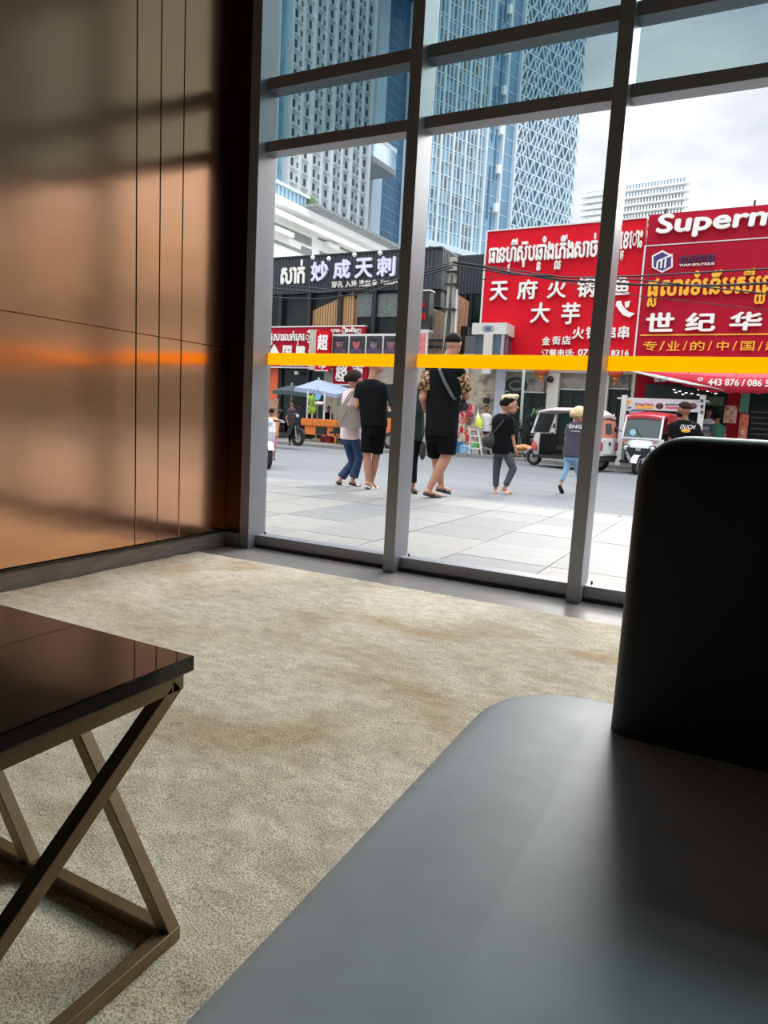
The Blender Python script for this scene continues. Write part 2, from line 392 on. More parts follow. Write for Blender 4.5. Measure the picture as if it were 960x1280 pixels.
# ---------------------------------------------------------------- carpet
def carpet_mat():
    m = bpy.data.materials.new('carpet'); m.use_nodes = True; t = m.node_tree; b = t.nodes['Principled BSDF']; b.inputs['Roughness'].default_value = 1
    b.inputs['Specular IOR Level'].default_value = .1; b.inputs['Sheen Weight'].default_value = .3
    tcn = N(t, 'ShaderNodeTexCoord')
    def noise(sc, st, det=4, dist=0):
        mp_ = N(t, 'ShaderNodeMapping'); mp_.inputs['Scale'].default_value = st; mp_.inputs['Rotation'].default_value = (0, 0, .35)
        n = N(t, 'ShaderNodeTexNoise'); n.inputs['Scale'].default_value = sc; n.inputs['Detail'].default_value = det; n.inputs['Distortion'].default_value = dist
        t.links.new(tcn.outputs['Object'], mp_.inputs['Vector']); t.links.new(mp_.outputs['Vector'], n.inputs['Vector']); return n
    big = noise(1.5, (1, 1.6, 1), 9, .7); mid = noise(14, (1, 1.7, 1), 6, .3); fine = noise(260, (1, 1, 1), 4)
    r = N(t, 'ShaderNodeValToRGB'); e = r.color_ramp.elements
    e[0].position = .34; e[0].color = (*s2l((192, 170, 134)), 1); e[1].position = .60; e[1].color = (*s2l((222, 213, 194)), 1)
    k = e.new(.47); k.color = (*s2l((208, 198, 174)), 1)
    t.links.new(big.outputs['Fac'], r.inputs['Fac'])
    r2 = N(t, 'ShaderNodeValToRGB'); e = r2.color_ramp.elements; e[0].position = .3; e[0].color = (.76, .74, .70, 1); e[1].position = .62; e[1].color = (1.05, 1.05, 1.04, 1)
    t.links.new(mid.outputs['Fac'], r2.inputs['Fac'])
    r3 = N(t, 'ShaderNodeValToRGB'); e = r3.color_ramp.elements; e[0].position = .38; e[0].color = (.42, .40, .37, 1); e[1].position = .56; e[1].color = (1.15, 1.15, 1.15, 1)
    t.links.new(fine.outputs['Fac'], r3.inputs['Fac'])
    m1 = N(t, 'ShaderNodeMix', data_type='RGBA', blend_type='MULTIPLY'); m1.inputs['Factor'].default_value = 1
    m2 = N(t, 'ShaderNodeMix', data_type='RGBA', blend_type='MULTIPLY'); m2.inputs['Factor'].default_value = .85
    t.links.new(r.outputs['Color'], m1.inputs['A']); t.links.new(r2.outputs['Color'], m1.inputs['B'])
    t.links.new(m1.outputs['Result'], m2.inputs['A']); t.links.new(r3.outputs['Color'], m2.inputs['B']); t.links.new(m2.outputs['Result'], b.inputs['Base Color'])
    bn = N(t, 'ShaderNodeBump'); bn.inputs['Strength'].default_value = .5; bn.inputs['Distance'].default_value = .004
    ad = N(t, 'ShaderNodeMath', operation='MULTIPLY_ADD'); ad.inputs[1].default_value = .12
    t.links.new(mid.outputs['Fac'], ad.inputs[0]); t.links.new(fine.outputs['Fac'], ad.inputs[2])
    t.links.new(ad.outputs[0], bn.inputs['Height']); t.links.new(bn.outputs['Normal'], b.inputs['Normal'])
    return m
def carpet():
    from mathutils import noise as nz
    x0, x1, y0, y1 = .03, 5.2, -4.4, -.315; nx, ny = 420, 340
    v = []; f = []
    for j in range(ny+1):
        for i in range(nx+1):
            x = x0+(x1-x0)*i/nx; y = y0+(y1-y0)*j/ny
            if j == ny: y += .012*nz.noise(Vector((x*6, 3, 1)))
            h = .004*nz.noise(Vector((x*7, y*9, 0)))+.0012*nz.noise(Vector((x*90, y*90, 5)))
            if j in (0, ny) or i in (0, nx): h = -.006
            v.append((x, y, h-.002))
    for j in range(ny):
        for i in range(nx):
            a = j*(nx+1)+i; f.append((a, a+1, a+nx+2, a+nx+1))
    me = bpy.data.meshes.new('carpet'); me.from_pydata(v, [], f); me.polygons.foreach_set('use_smooth', [True]*len(f))
    o = link('carpet', me, carpet_mat(), label='cream and tan mottled cut-pile carpet covering the lounge floor', cat='carpet')
carpet()

# ---------------------------------------------------------------- side table
m_bronze = mat('antique_bronze', (138, 120, 92), .36, metal=.7, var=.12, vscale=30)
m_top = mat('dark_brown_glass', (26, 13, 8), .03, spec=.45)
t = empty('side_table', (1.95, -3.22, 0), label='low side table with glossy dark brown top on bronze crossed legs', cat='table')
TX0, TX1, TY0, TY1 = 1.30, 2.378, -3.55, -2.919
MB().box(TX0, TX1, TY0, TY1, .503, .53).build('tabletop', m_top, t, bevel=.0025)
a = .026; fx0, fx1, fy0, fy1 = TX0+.012, TX1-.012, TY0+.012, TY1-.012
for y in (fy0+a/2, fy1-a/2):
    MB().box(fx0, fx1, y-a/2, y+a/2, .472, .498).build('top_rail', m_bronze, t, bevel=.0015)
    MB().box(fx0, fx1, y-a/2, y+a/2, .0, .026).build('foot_rail', m_bronze, t, bevel=.0015)
for x in (fx0+a/2, fx1-a/2):
    MB().box(x-a/2, x+a/2, fy0+a, fy1-a, .472, .498).build('top_rail', m_bronze, t, bevel=.0015)
    MB().box(x-a/2, x+a/2, fy0+a, fy1-a, .0, .026).build('foot_rail', m_bronze, t, bevel=.0015)
    MB().bar((x, fy1-.012, .482), (x, fy0+.012, .015), a, a, (0, 1, 0)).build('leg', m_bronze, t, bevel=.0015)
for y in (fy0+a/2+.0, fy1-a/2):
    for xa, xb in ((fx1-.012, 2.02), (1.98, 1.645), (1.63, 1.33)):
        MB().bar((xa, y, .018), (xb, y, .482), a, a, (0, 1, 0)).build('leg', m_bronze, t, bevel=.0015)

# ---------------------------------------------------------------- lounge sofa
def leather():
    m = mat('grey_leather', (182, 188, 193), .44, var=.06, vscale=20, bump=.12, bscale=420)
    return m
m_leather = leather()
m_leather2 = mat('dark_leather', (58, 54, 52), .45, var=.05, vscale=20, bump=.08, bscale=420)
so_ = empty('lounge_sofa', (3.3, -3.2, 0), label='grey leather lounge seat with rounded end and tall upholstered back panel', cat='sofa')
def rounded_outline(x0, x1, y0, y1, rs, n=10):
    """rs radii for corners (x0,y1),(x1,y1),(x1,y0),(x0,y0)"""
    pts = []
    for (cx, cy, r, a0) in ((x0+rs[0], y1-rs[0], rs[0], PI), (x1-rs[1], y1-rs[1], rs[1], PI/2), (x1-rs[2], y0+rs[2], rs[2], 0), (x0+rs[3], y0+rs[3], rs[3], -PI/2)):
        for i in range(n+1):
            t_ = a0 - (PI/2)*i/n; pts.append((cx+r*math.cos(t_), cy+r*math.sin(t_)))
    return pts
def puff(x0, x1, y0, y1, z0, z1, rs, edge=.05, crown=.012, n=10):
    """upholstered slab: rounded outline, rolled upper edge, crowned top"""
    mb = MB(); rings = []
    def ring(ins, z):
        return [(px, py, z) for px, py in rounded_outline(x0+ins, x1-ins, y0+ins, y1-ins, [max(r-ins, .004) for r in rs], n)]
    rings.append(ring(.004, z0)); rings.append(ring(0, z0+.01)); rings.append(ring(0, z1-edge))
    for i in range(1, 7):
        t_ = PI/2*i/6; rings.append(ring(edge*(1-math.cos(t_)), z1-edge+edge*math.sin(t_)))
    rings.append(ring(edge*1.8, z1+crown*.45)); rings.append(ring(edge*3, z1+crown*.8)); rings.append(ring(edge*4.5, z1+crown))
    return mb.loft(rings)
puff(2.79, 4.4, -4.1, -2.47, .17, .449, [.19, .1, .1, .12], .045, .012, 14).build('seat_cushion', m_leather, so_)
# back panel stands upright on the far side of the seat
def back_panel():
    x0, x1, z0, z1 = 3.024, 4.4, .40, .945; yf, yb = -2.665, -2.50; R_ = .075; e = .03
    mb = MB(); rings = []
    def outl(ins):
        p = rounded_outline(x0+ins, x1-ins, z0+ins, z1-ins, [max(R_-ins, .006), max(R_-ins, .006), .03, .03], 10); return p
    for ins, y in ((.10, yf-.004), (.05, yf-.002)): rings.append([(a_, y, b_) for a_, b_ in outl(ins)])
    for i in range(6, -1, -1):
        t_ = PI/2*i/6; rings.append([(a_, yf+e-e*math.sin(t_), b_) for a_, b_ in outl(e*(1-math.cos(t_)))])
    for i in range(0, 7):
        t_ = PI/2*i/6; rings.append([(a_, yb-e+e*math.sin(t_), b_) for a_, b_ in outl(e*(1-math.cos(t_)))])
    return mb.loft(rings)
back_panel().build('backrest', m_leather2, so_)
for x in (2.9, 4.28):
    for y in (-4.0, -2.62):
        MB().cyl((x, y, 0), (x, y, .18), .018, .024).build('leg', m_bronze, so_)

# ================================================================ THE STREET
m_pave = [mat('granite_tile_'+n_, c_, .55, var=.14, vscale=6, vstretch=(1, 4, 1), bump=.03, bscale=60) for n_, c_ in
          (('pale', (134, 133, 129)), ('grey', (126, 125, 122)), ('warm', (136, 132, 126)), ('shade', (117, 117, 115)))]
m_joint = mat('paving_joint', (96, 94, 92), .9)
m_asph = mat('worn_asphalt', (110, 113, 114), .8, var=.14, vscale=.9, vstretch=(.5, 1.6, 1), bump=.25, bscale=70)
m_kerb = mat('kerb_granite', (128, 127, 124), .7, var=.08)
m_conc = mat('pale_concrete', (120, 117, 110), .85, var=.1, vscale=2)
KY = lambda x: 4.81 + .056*x*.6        # kerb line
def pz(y): return -.010 - .012*max(0, y-.2)
pv = MB()
pv.add([(-14, .2, pz(.2)-.016), (16, .2, pz(.2)-.016), (16, 4.55, pz(4.55)-.016), (-14, 4.55, pz(4.55)-.016)], [(0, 1, 2, 3)])
pav = pv.build('pavement', m_joint, kind='structure')
rnd = random.Random(11)
px_ = .028; nx_ = 0
for i in range(-9, 9):
    for j in range(6):
        x0 = px_+i*.682; x1 = x0+.682; y0 = .205+j*.724; y1 = y0+.724; g = .0035; zt = rnd.uniform(-.0015, .0015)
        x0 += g; x1 -= g; y0 += g; y1 -= g
        v = [(x0, y0, pz(y0)+zt), (x1, y0, pz(y0)+zt), (x1, y1, pz(y1)+zt), (x0, y1, pz(y1)+zt)]
        v += [(a_, b_, c_-.02) for a_, b_, c_ in v]
        MB().add(v, [(0, 1, 2, 3), (0, 4, 5, 1), (1, 5, 6, 2), (2, 6, 7, 3), (3, 7, 4, 0)]).build('paving_tile', rnd.choice(m_pave), pav)
kb = MB().box(-14, 16, 4.62, 4.70, -.5, pz(4.6)-.03).build('kerb', m_kerb, kind='structure')
for i in range(-7, 9):
    MB().box(i*1.0+.004, i*1.0+.996, 4.552, 4.80, -.33, pz(4.6)).build('kerb_stone', m_kerb, kb, bevel=.008)
for x0, x1 in ((-60, px_-9*.682), (px_+9*.682, 60)):
    MB().add([(x0, .2, pz(.2)), (x1, .2, pz(.2)), (x1, 4.8, pz(4.8)), (x0, 4.8, pz(4.8)), (x0, 4.8, -.3), (x1, 4.8, -.3)], [(0, 1, 2, 3), (3, 2, 5, 4)]).build('pavement', m_pave[0], kind='structure')
ZR = -.28; ZP = -.16
MB().box(-120, 90, 4.6, 18.6, -.6, ZR).build('road', m_asph, kind='structure')
MB().box(-120, -6.6, 17.3, 18.6, -.58, ZP-.002).build('far_pavement', m_conc, kind='structure')
MB().box(-120, 90, 18.6, 260, -.6, ZP-.002).build('ground', m_conc, kind='structure')
fk = MB().box(-120, -6.6, 17.2, 17.3, -.5, ZP-.02).box(-6.6, 90, 18.5, 18.6, -.5, ZP-.02).build('far_kerb', m_kerb, kind='structure')
for i in range(-16, 6):
    ky = 17.16 if i < -6 else 18.46
    MB().box(i*1.0+.01, i*1.0+.99, ky, ky+.18, -.4, ZP+.004).build('kerb_stone', m_kerb, fk, bevel=.01)

# ================================================================ FAR BUILDINGS
m_white = mat('white_render', (250, 252, 250), .6, var=.05)
m_pier = mat('pale_blue_render', (196, 208, 214), .7, var=.05)
m_win = mat('dark_far_window', (96, 114, 118), .15, var=.35, vscale=.35, spec=.8)
m_bluegl = mat('blue_curtain_glass', (118, 158, 186), .12, var=.35, vscale=.12, spec=.9, vstretch=(1, 1, .5))
m_skygl = mat('pale_blue_glass', (150, 190, 214), .12, var=.3, vscale=.2, spec=.9)
m_deepgl = mat('deep_blue_glass', (84, 116, 142), .12, var=.3, vscale=.15, spec=.9)
m_grey = mat('grey_louvre', (140, 146, 146), .6)
m_mullw = mat('white_mullion', (206, 222, 228), .5)

# white apartment tower, one long face looking over the street
TS = 2.2; FT = Frame((CAM.x+(-45-CAM.x)*TS, CAM.y+(60-CAM.y)*TS), math.radians(87))
tw = empty_at('apartment_tower', FT, 0, 0, ZP, label='tall white apartment tower with a grid of small dark windows', cat='building')
x0, _ = FT.q(357, 250); x1, _ = FT.q(457, 250); zt = 270
zb = 36.5
MB(FT.M).box(x0-30, x1, 0, 34, ZP, zt).build('wall', m_white, tw)
# windows: nearest 290 as single parts, the rest joined
bays = []; nb = 4; bw = (x1-x0)/nb
fl = 3.35
rows = int((zt-zb)/fl)
wins = []
wv, wf = None, None
def wbox(fr, a, b, c, d, y0=.0, y1=-.12): return MB(fr.M).box(a, b, y1, y0, c, d)
rest = MB(FT.M); trim = MB(FT.M); first = {}
cnt = 0
for r in range(rows):
    z = zb+r*fl
    for b in range(nb):
        X = x0+b*bw
        for k, (o0, o1) in enumerate(((.12, .23), (.40, .56), (.74, .83))):
            if (r+b) % 2: o0, o1 = o0+.02, o1+.02
            a0, a1 = X+o0*bw, X+o1*bw; c0, c1 = z+.9, z+2.6-(.5 if k == 1 else 0)
            P = FT.W(a0, 0, c0) - CAM; vis = P.dot(_F) > 0 and abs(P.dot(_U)/P.dot(_F)) < .76
            if vis and cnt < 290:
                key = (round(a1-a0, 2), round(c1-c0, 2))
                if key not in first:
                    I0 = MB().box(0, a1-a0, -.2, 0, 0, c1-c0); first[key] = I0.mesh('window')
                o = link('window', first[key], m_win, tw); o.matrix_local = WM[tw.name].inverted() @ FT.M @ Matrix.Translation((a0, 0, c0)); cnt += 1
            else: rest.box(a0, a1, -.12, 0, c0, c1)
        trim.box(X+.06*bw, X+.92*bw, -.55, 0, z+.05, z+.42)      # balcony slab
for b in range(nb*2+1):
    X = x0+b*bw/2; trim.box(X-.3, X+.3, -.9, 0, zb, zt)
rest.build('far_windows', m_win, tw, kind='stuff'); trim.build('ribs_and_slabs', m_white, tw, kind='stuff')
MB(FT.M).box(x0, x1+.3, -2.4, 0, zb-1.2, zb+.1).build('base_slab', m_white, tw)
mgl = MB(FT.M)
MB(FT.M).box(x0, x1, -.3, 0, zb-5.2, zb-1.3).build('glazed_base', m_deepgl, tw)
# near end: ribbed blue-white strip
st = MB(FT.M)
for i in range(9): st.box(x0-30+i*3.5, x0-30+i*3.5+.8, -.9, 0, ZP, zt)
st.build('vertical_fins', m_mullw, tw, kind='stuff')
gz = MB(FT.M)
for i in range(8): gz.box(x0-30+i*3.5+.8, x0-30+i*3.5+3.5, -.1, 0, ZP, zt)
gz.build('strip_glazing', m_skygl, tw, kind='stuff')
for i in range(32):
    MB(FT.M).box(x0-20, x0-17, -1.6, -.1, 48+i*6.7, 51+i*6.7).build('box_balcony', m_grey, tw)

# glass block beside it, with a hanging glass box
e1 = empty_at('glass_block', FT, x1+13, 13, ZP, label='blue glass block with a white pier beside the white apartment tower', cat='building')
def fr_box(fr, nm, m, u0, v0, u1, v1, y0, y1, par, **k):
    mb = MB(fr.M); a, b, c, d = fr.rect(u0, v0, u1, v1, y0); 
    return mb.box(min(a, b), max(a, b), y0, y1, c, d).build(nm, m, par, **k)
xa, xb = FT.q(457, 240, 11)[0], FT.q(505, 240, 11)[0]
MB(FT.M).box(xa-6, xb, 11, 44, ZP, zt).build('wall', m_pier, e1)
xg0, xg1 = FT.q(476, 260, 10.6)[0], FT.q(499, 260, 10.6)[0]
MB(FT.M).box(xg0, xg1, 10.4, 11, 14, zt).build('curtain_glass', m_deepgl, e1)
gm = MB(FT.M)
for i in range(19): gm.box(xg0+(xg1-xg0)*i/18-.1, xg0+(xg1-xg0)*i/18+.1, 10.2, 10.4, 14, zt)
for i in range(70): gm.box(xg0, xg1, 10.2, 10.4, 15+i*3.6, 15.25+i*3.6)
gm.build('glazing_bars', m_bluegl, e1, kind='stuff')
MB(FT.M).box(xg1, xg1+3.5, 8, 11, ZP, zt).build('corner_pier', m_white, e1)
xp0, xp1 = FT.q(463, 260, 8)[0], FT.q(475, 260, 8)[0]
MB(FT.M).box(xp0, xp1, 7.7, 11, ZP, zt).build('pier', m_pier, e1)
for i in range(14):
    MB(FT.M).box(xp0-5.5, xp0-2, 10.8, 11.01, 30+i*6.6, 34.6+i*6.6).build('window', m_win, e1)
hx0, hx1, hz0, hz1 = FT.rect(459, 183, 488, 213, 2.2)
MB(FT.M).box(hx0, hx1, 0, 11, hz0, hz0+1.6).build('hanging_box_floor', m_grey, e1)
MB(FT.M).box(hx0, hx1, 0.1, 11, hz0+1.6, hz1).build('hanging_glass_box', m_skygl, e1)
MB(FT.M).box(hx0, hx1, 0, 11, hz1, hz1+1.3).build('hanging_box_roof', m_white, e1)
# round topped glass bay
zz0 = FT.q(480, 10)[1]
MB(FT.M).cyl((xg0+11, 10, 136), (xg0+11, 10, 185), 11.4, n=24).build('round_bay', m_deepgl, e1)
rb = MB(FT.M)
for i in range(24):
    an = 2*PI*i/24; rb.box(xg0+11+11.5*math.cos(an)-.2, xg0+11+11.5*math.cos(an)+.2, 10+11.5*math.sin(an)-.2, 10+11.5*math.sin(an)+.2, 136, 185)
rb.build('bay_bars', m_bluegl, e1, kind='stuff')

# podium (white mall block with stepped slabs and louvres)
FP = Frame((-41.5, 50), math.radians(88))
pd = empty_at('mall_podium', FP, 0, 0, ZP, label='white stepped mall podium with grey louvre bands below the white tower', cat='building')
def pbox(nm, m, u0, v0, u1, v1, y0, y1): 
    """slanting band: corners measured at its upper left and lower right"""
    a = FP.q(u0, v0, y0); b = FP.q(u1, v1, y0)
    return a, b
pxa = FP.q(325, 300)[0]; pxb = FP.q(504, 300)[0]
zt_l = FP.q(345, 252)[1]
MB(FP.M).box(pxa-20, pxb, 0, 3.2, ZP, zt_l-.2).build('wall', m_white, pd)
def band(nm, m, u0, v0, u1, v1, h, y0, y1):
    a = FP.q(u0, v0, y0); b = FP.q(u1, v1, y0); z = (a[1]+b[1])/2
    return MB(FP.M).box(a[0], b[0], y0, y1, z-h, z).build(nm, m, pd)
band('terrace_glazing', m_skygl, 342, 226, 386, 245, 3.0, .5, .9)
for i in range(10):
    a = FP.q(343, 228, .4)[0]; b = FP.q(386, 246, .4)[0]; x = a+(b-a)*i/9; z = FP.q(343, 228, .4)[1]
    MB(FP.M).box(x-.04, x+.04, .3, .52, z-3.2, z-.05).build('glazing_bar', m_mullw, pd)
band('terrace_cap', m_mullw, 340, 223.5, 388, 243, .3, .2, 1.2)
band('slab', m_white, 338, 250, 505, 312, .7, -.9, 0)
band('slab', m_white, 338, 277, 505, 318, .6, -1.1, 0)
band('louvre_band', m_grey, 345, 261, 391, 277, .95, -.06, .05)
band('louvre_band', m_grey, 412, 284, 460, 300, .45, -.06, .05)
band('louvre_band', m_grey, 343, 280, 390, 296, .85, -.06, .05)
band('louvre_band', m_grey, 398, 293, 462, 312, .95, -.06, .05)
band('louvre_band', m_grey, 377, 307, 390, 312, .8, -.06, .05)
band('louvre_band', m_grey, 342, 301, 378, 311, .3, -.06, .05)
band('louvre_band', m_grey, 400, 314, 415, 319, .3, -.06, .05)
band('light_ledge', m_white, 345, 282, 368, 291, .5, -.7, 0)
band('light_ledge', m_white, 411, 302, 425, 307, .5, -.7, 0)
band('light_ledge', m_white, 378, 276, 400, 284, .5, -.7, 0)
tl = FP.q(385, 262, -.9); tr = FP.q(503, 309, -.9)
for i in range(26):
    x = tl[0]+(tr[0]-tl[0])*i/25
    MB(FP.M).box(x, x+.45, -2.1, .6, tl[1]+.25, tl[1]+.55).build('pergola_slat', m_grey, pd)
b_ = FP.q(389, 258, .2)
MB(FP.M).ell((b_[0]+.4, .5, b_[1]+.2), (.9, .6, 1.1)).build('terrace_shrub', mat('shrub_green', (96, 120, 84), .9, var=.4), pd)

# blue glass tower
GS = 3.0; FG = Frame((CAM.x+(-20-CAM.x)*GS, CAM.y+(46-CAM.y)*GS), math.radians(67.5))
gt = empty_at('glass_tower', FG, 0, 0, ZP, label='tall blue glass tower with white mullion grid and a lattice-clad corner side', cat='building')
gx0 = FG.q(516, 200)[0]; gxm = FG.q(604, 200)[0]; gxn = FG.q(639, 220)[0]; gx1 = FG.q(716, 220)[0]
GT = 285
_c = FG.M.inverted() @ CAM; _k = (gx0-_c.x)/(0-_c.y)      # the near flank turns away from the street
MB(FG.M).prism([(gx0, 0), (gx1, 0), (gx1+9, 42), (gx0+_k*42+3, 42)], ZP, GT, 'z').build('wall', m_bluegl, gt)
# zone A : white grid with panes of mixed blue
rA = random.Random(4)
cols = [m_skygl, m_bluegl, m_deepgl, mat('blind_grey', (112, 110, 106), .5)]
nA = 17; wA = (gxm-gx0)/nA; zb = FG.q(560, 308)[1]
ms = [MB(FG.M) for _ in cols]; gr = MB(FG.M); gr2 = MB(FG.M); pan = 0; flr = 3.0; pm = {}
for r in range(int((GT-zb)/flr)):
    z = zb+r*flr
    for c in range(nA):
        k = rA.choices(range(4), (5, 4, 2, 1.2))[0]; a = gx0+c*wA
        if (c % 4) == 1: k = rA.choices(range(4), (2, 2, 2, 3))[0]
        ms[k].box(a+.15, a+wA-.15, -.1, 0, z+.3, z+flr-.6)
        if r % 3 == 0 or c % 4 == 1: gr2.box(a, a+wA, -.2, 0, z+flr-.6, z+flr-.4)
    gr2.box(gx0, gxm, -.3, 0, z, z+.25)
for m_, c_ in zip(ms, cols): m_.build('panes', c_, gt, kind='stuff')
for c in range(nA+1):
    wd = .62 if c % 3 == 0 else .2
    gr.box(gx0+c*wA-wd/2, gx0+c*wA+wd/2, -.6, 0, zb, GT)
gr.build('mullion_grid', m_mullw, gt, kind='stuff'); gr2.build('spandrels', m_mullw, gt, kind='stuff')
MB(FG.M).box(gx0, gx1, -2, 0, zb-1.6, zb-.3).build('base_ledge', m_mullw, gt)
for c in range(0, nA+10, 3): MB(FG.M).box(gx0+c*wA-.5, gx0+c*wA+.5, -2, 0, ZP, zb-1.6).build('base_column', m_mullw, gt)
# zone B : long plain strips with dark slots
sb = MB(FG.M); db = MB(FG.M); kb_ = MB(FG.M)
for f_ in (.0, .55, 1.0): X = gxm+(gxn-gxm)*f_; sb.box(X-.3, X+.3, -1, 0, zb, GT)
for i in range(30):
    z = zb+i*9; X = gxm+(gxn-gxm)*(.22 if i % 2 else .36); db.box(X, X+.5, -.2, 0, z, z+12)
    X = gxm+(gxn-gxm)*.48; kb_.box(X-.4, X+.7, -.9, 0, z+2, z+4)
for i in range(70): sb.box(gxm, gxn, -.1, 0, zb+i*3.6, zb+i*3.6+.14)
sb.build('strip_edges', m_mullw, gt, kind='stuff'); db.build('dark_slots', m_deepgl, gt, kind='stuff'); kb_.build('vent_hoods', m_white, gt, kind='stuff')
# zone C : diagonal lattice standing proud
la = MB(FG.M); dk = MB(FG.M); nC = 9; wC = (gx1-gxn)/nC; hC = 3.4; rC = random.Random(8)
for r in range(int((GT-ZP-20)/hC)):
    z = 20+r*hC
    for c in range(nC):
        a = gxn+c*wC
        la.bar((a, -.9, z), (a+wC/2, -.9, z+hC), .28, .28, (0, 1, 0)); la.bar((a+wC, -.9, z), (a+wC/2, -.9, z+hC), .28, .28, (0, 1, 0))
        if rC.random() < .9: la.bar((a+wC/2, -.9, z), (a+wC*rC.choice((0, 1)), -.9, z+hC), .2, .2, (0, 1, 0))
        if rC.random() < .5: q_ = rC.random()*.6; dk.box(a+q_*wC, a+(q_+.28)*wC, -.15, 0, z+.3, z+hC*.8)
    la.box(gxn, gx1, -1, -.85, z-.15, z+.15)
for c in range(nC*2+1): X = gxn+c*wC/2; dk.box(X-.12, X+.12, -.1, 0, 20, GT)
la.build('lattice', m_mullw, gt, kind='stuff'); dk.build('dark_panes', m_deepgl, gt, kind='stuff')

# distant apartment block
FD = Frame((-10, 150), math.radians(-8))
ap = empty_at('distant_apartments', FD, 0, 0, ZP, label='distant white apartment block with long balcony rows behind the red signs', cat='building')
for (u0, v0, u1, v1, y0, fl_) in ((727, 236, 778, 290, 4, 9), (775, 225, 860, 290, 0, 11)):
    a, b, c, d = FD.rect(u0, v0, u1, v1, y0)
    MB(FD.M).box(a, b, y0, y0+12, ZP, d).build('wall', m_white, ap)
    n_ = 10; hh = (d-c)/7.0
    for i in range(1, 8):
        z = d-hh*i+hh*.12
        MB(FD.M).box(a+.8, b-.8, y0-.1, y0, z, z+hh*.62).build('window_band', m_bluegl if i in (1, 2) else m_win, ap)
        k = MB(FD.M)
        for j in range(22): X = a+(b-a)*(j+.5)/22; k.box(X-.16, X+.16, y0-.3, y0, z, z+hh*.5)
        k.build('piers', m_white, ap, kind='stuff')
        MB(FD.M).box(a-.4, b+.4, y0-.5, y0, z-hh*.24, z-hh*.04).build('balcony', m_white, ap)
    MB(FD.M).box(a+4, b-6, y0+2, y0+10, d, d+1.8).build('roof_storey', m_mullw, ap)

# ================================================================ SHOPS ACROSS THE STREET
m_corr = mat('black_corrugated_sheet', (58, 62, 68), .45, var=.1)
m_blk = mat('black_frame', (30, 31, 33), .5)
m_shopgl = mat('dark_shop_glass', (40, 46, 46), .2, var=.5, vscale=.8, spec=.25)
m_shopgreen = mat('green_dark_glass', (26, 42, 39), .2, var=.5, vscale=.9, spec=.25)
m_beige = mat('beige_plaster', (186, 178, 160), .85, var=.14, vscale=3)
m_cream = mat('cream_pilaster', (206, 202, 190), .8, var=.06)
m_signred = mat('sign_red', (206, 20, 38), .6, var=.04, spec=.12)
m_signred2 = mat('sign_crimson', (166, 20, 44), .6, var=.04, spec=.12)
m_shopred = mat('shop_front_red', (150, 16, 38), .6, var=.05, spec=.12)
m_letw = mat('white_letters', (238, 234, 226), .5)
m_letlil = mat('lilac_white_letters', (226, 224, 248), .5)
m_lety = mat('yellow_letters', (238, 176, 44), .5)
m_rim = mat('pale_trim', (214, 212, 208), .5)
m_orange = mat('orange_paint', (214, 96, 52), .6)
m_wood = mat('weathered_boards', (142, 122, 104), .8, var=.35, vscale=4, vstretch=(3, 3, .6))
m_wood2 = mat('rusty_boards', (168, 122, 96), .8, var=.3, vscale=4, vstretch=(3, 3, .6))
m_steel = mat('galvanised_steel', (170, 172, 174), .4, metal=.6)
FL = Frame((0, 21), 0)
def facing(nm, m, u0, v0, u1, v1, y0, y1, par, fr=FL, **k):
    a, b, c, d = fr.rect(u0, v0, u1, v1, y0)
    return MB(fr.M).box(min(a, b), max(a, b), y0, y1, c, d).build(nm, m, par, **k)
def corrug(fr, a, b, c, d, y, pitch=.16, dep=.05, axis='x'):
    mb = MB(fr.M); n = int((b-a)/pitch); pts = []
    for i in range(n):
        x = a+i*pitch; pts += [(x, y), (x+pitch*.3, y-dep), (x+pitch*.6, y-dep), (x+pitch*.85, y)]
    pts.append((b, y)); v = []; f = []
    for x, yy in pts: v += [(x, yy, c), (x, yy, d)]
    for i in range(len(pts)-1): f.append((2*i, 2*i+2, 2*i+3, 2*i+1))
    return mb.add(v, f)

# --- black shop building on the left
x0, x1, z0, z1 = FL.rect(318, 316, 551, 362)
bs = empty_at('black_shop_building', FL, (x0+x1)/2, 1, ZP, label='black corrugated shop building with white and lilac sign lettering', cat='building')
xe = FL.q(551, 335)[0]; zt_ = FL.q(497, 314)[1]; zb_ = FL.q(497, 362.5)[1]
SD = onX(570, 335, FL.q(551, 335)[0]).y-21      # depth of the side wall seen over the alley
MB(FL.M).box(x0-6, xe-.15, .5, SD, ZP, zb_+.2).build('wall', m_shopgl, bs)
MB(FL.M).box(x0-6, xe-.05, .08, SD, zb_, zt_).build('parapet_box', m_corr, bs)
corrug(FL, x0-6, xe, zb_, zt_, 0.02).build('corrugated_front', m_corr, bs)
FS = Frame((xe, 21), PI/2)     # side wall, looking over the alley
corrug(FS, 0, SD, zb_+.0, zt_, 0.0).build('corrugated_side', m_corr, bs)
MB(FL.M).box(x0-6, xe+.04, -.06, SD+.05, zt_, zt_+.06).build('parapet_cap', m_blk, bs)
for i, u in enumerate((349.8, 386, 424, 467, 503)):
    X = FL.q(u, 390)[0]; MB(FL.M).box(X-.09, X+.09, -.02, .5, 3.6, zb_).build('window_post', m_blk, bs)
us = [320, 349.8, 386, 424, 467, 503, 530]
for i in range(6):
    a = FL.q(us[i], 390)[0]+.09; b = FL.q(us[i+1], 390)[0]-.09
    MB(FL.M).box(a, b, .2, .24, 3.6, zb_).build('upper_pane', m_shopgl, bs)
MB(FL.M).box(x0-6, xe, -.04, .5, 3.35, 3.6).build('sill_beam', m_blk, bs)
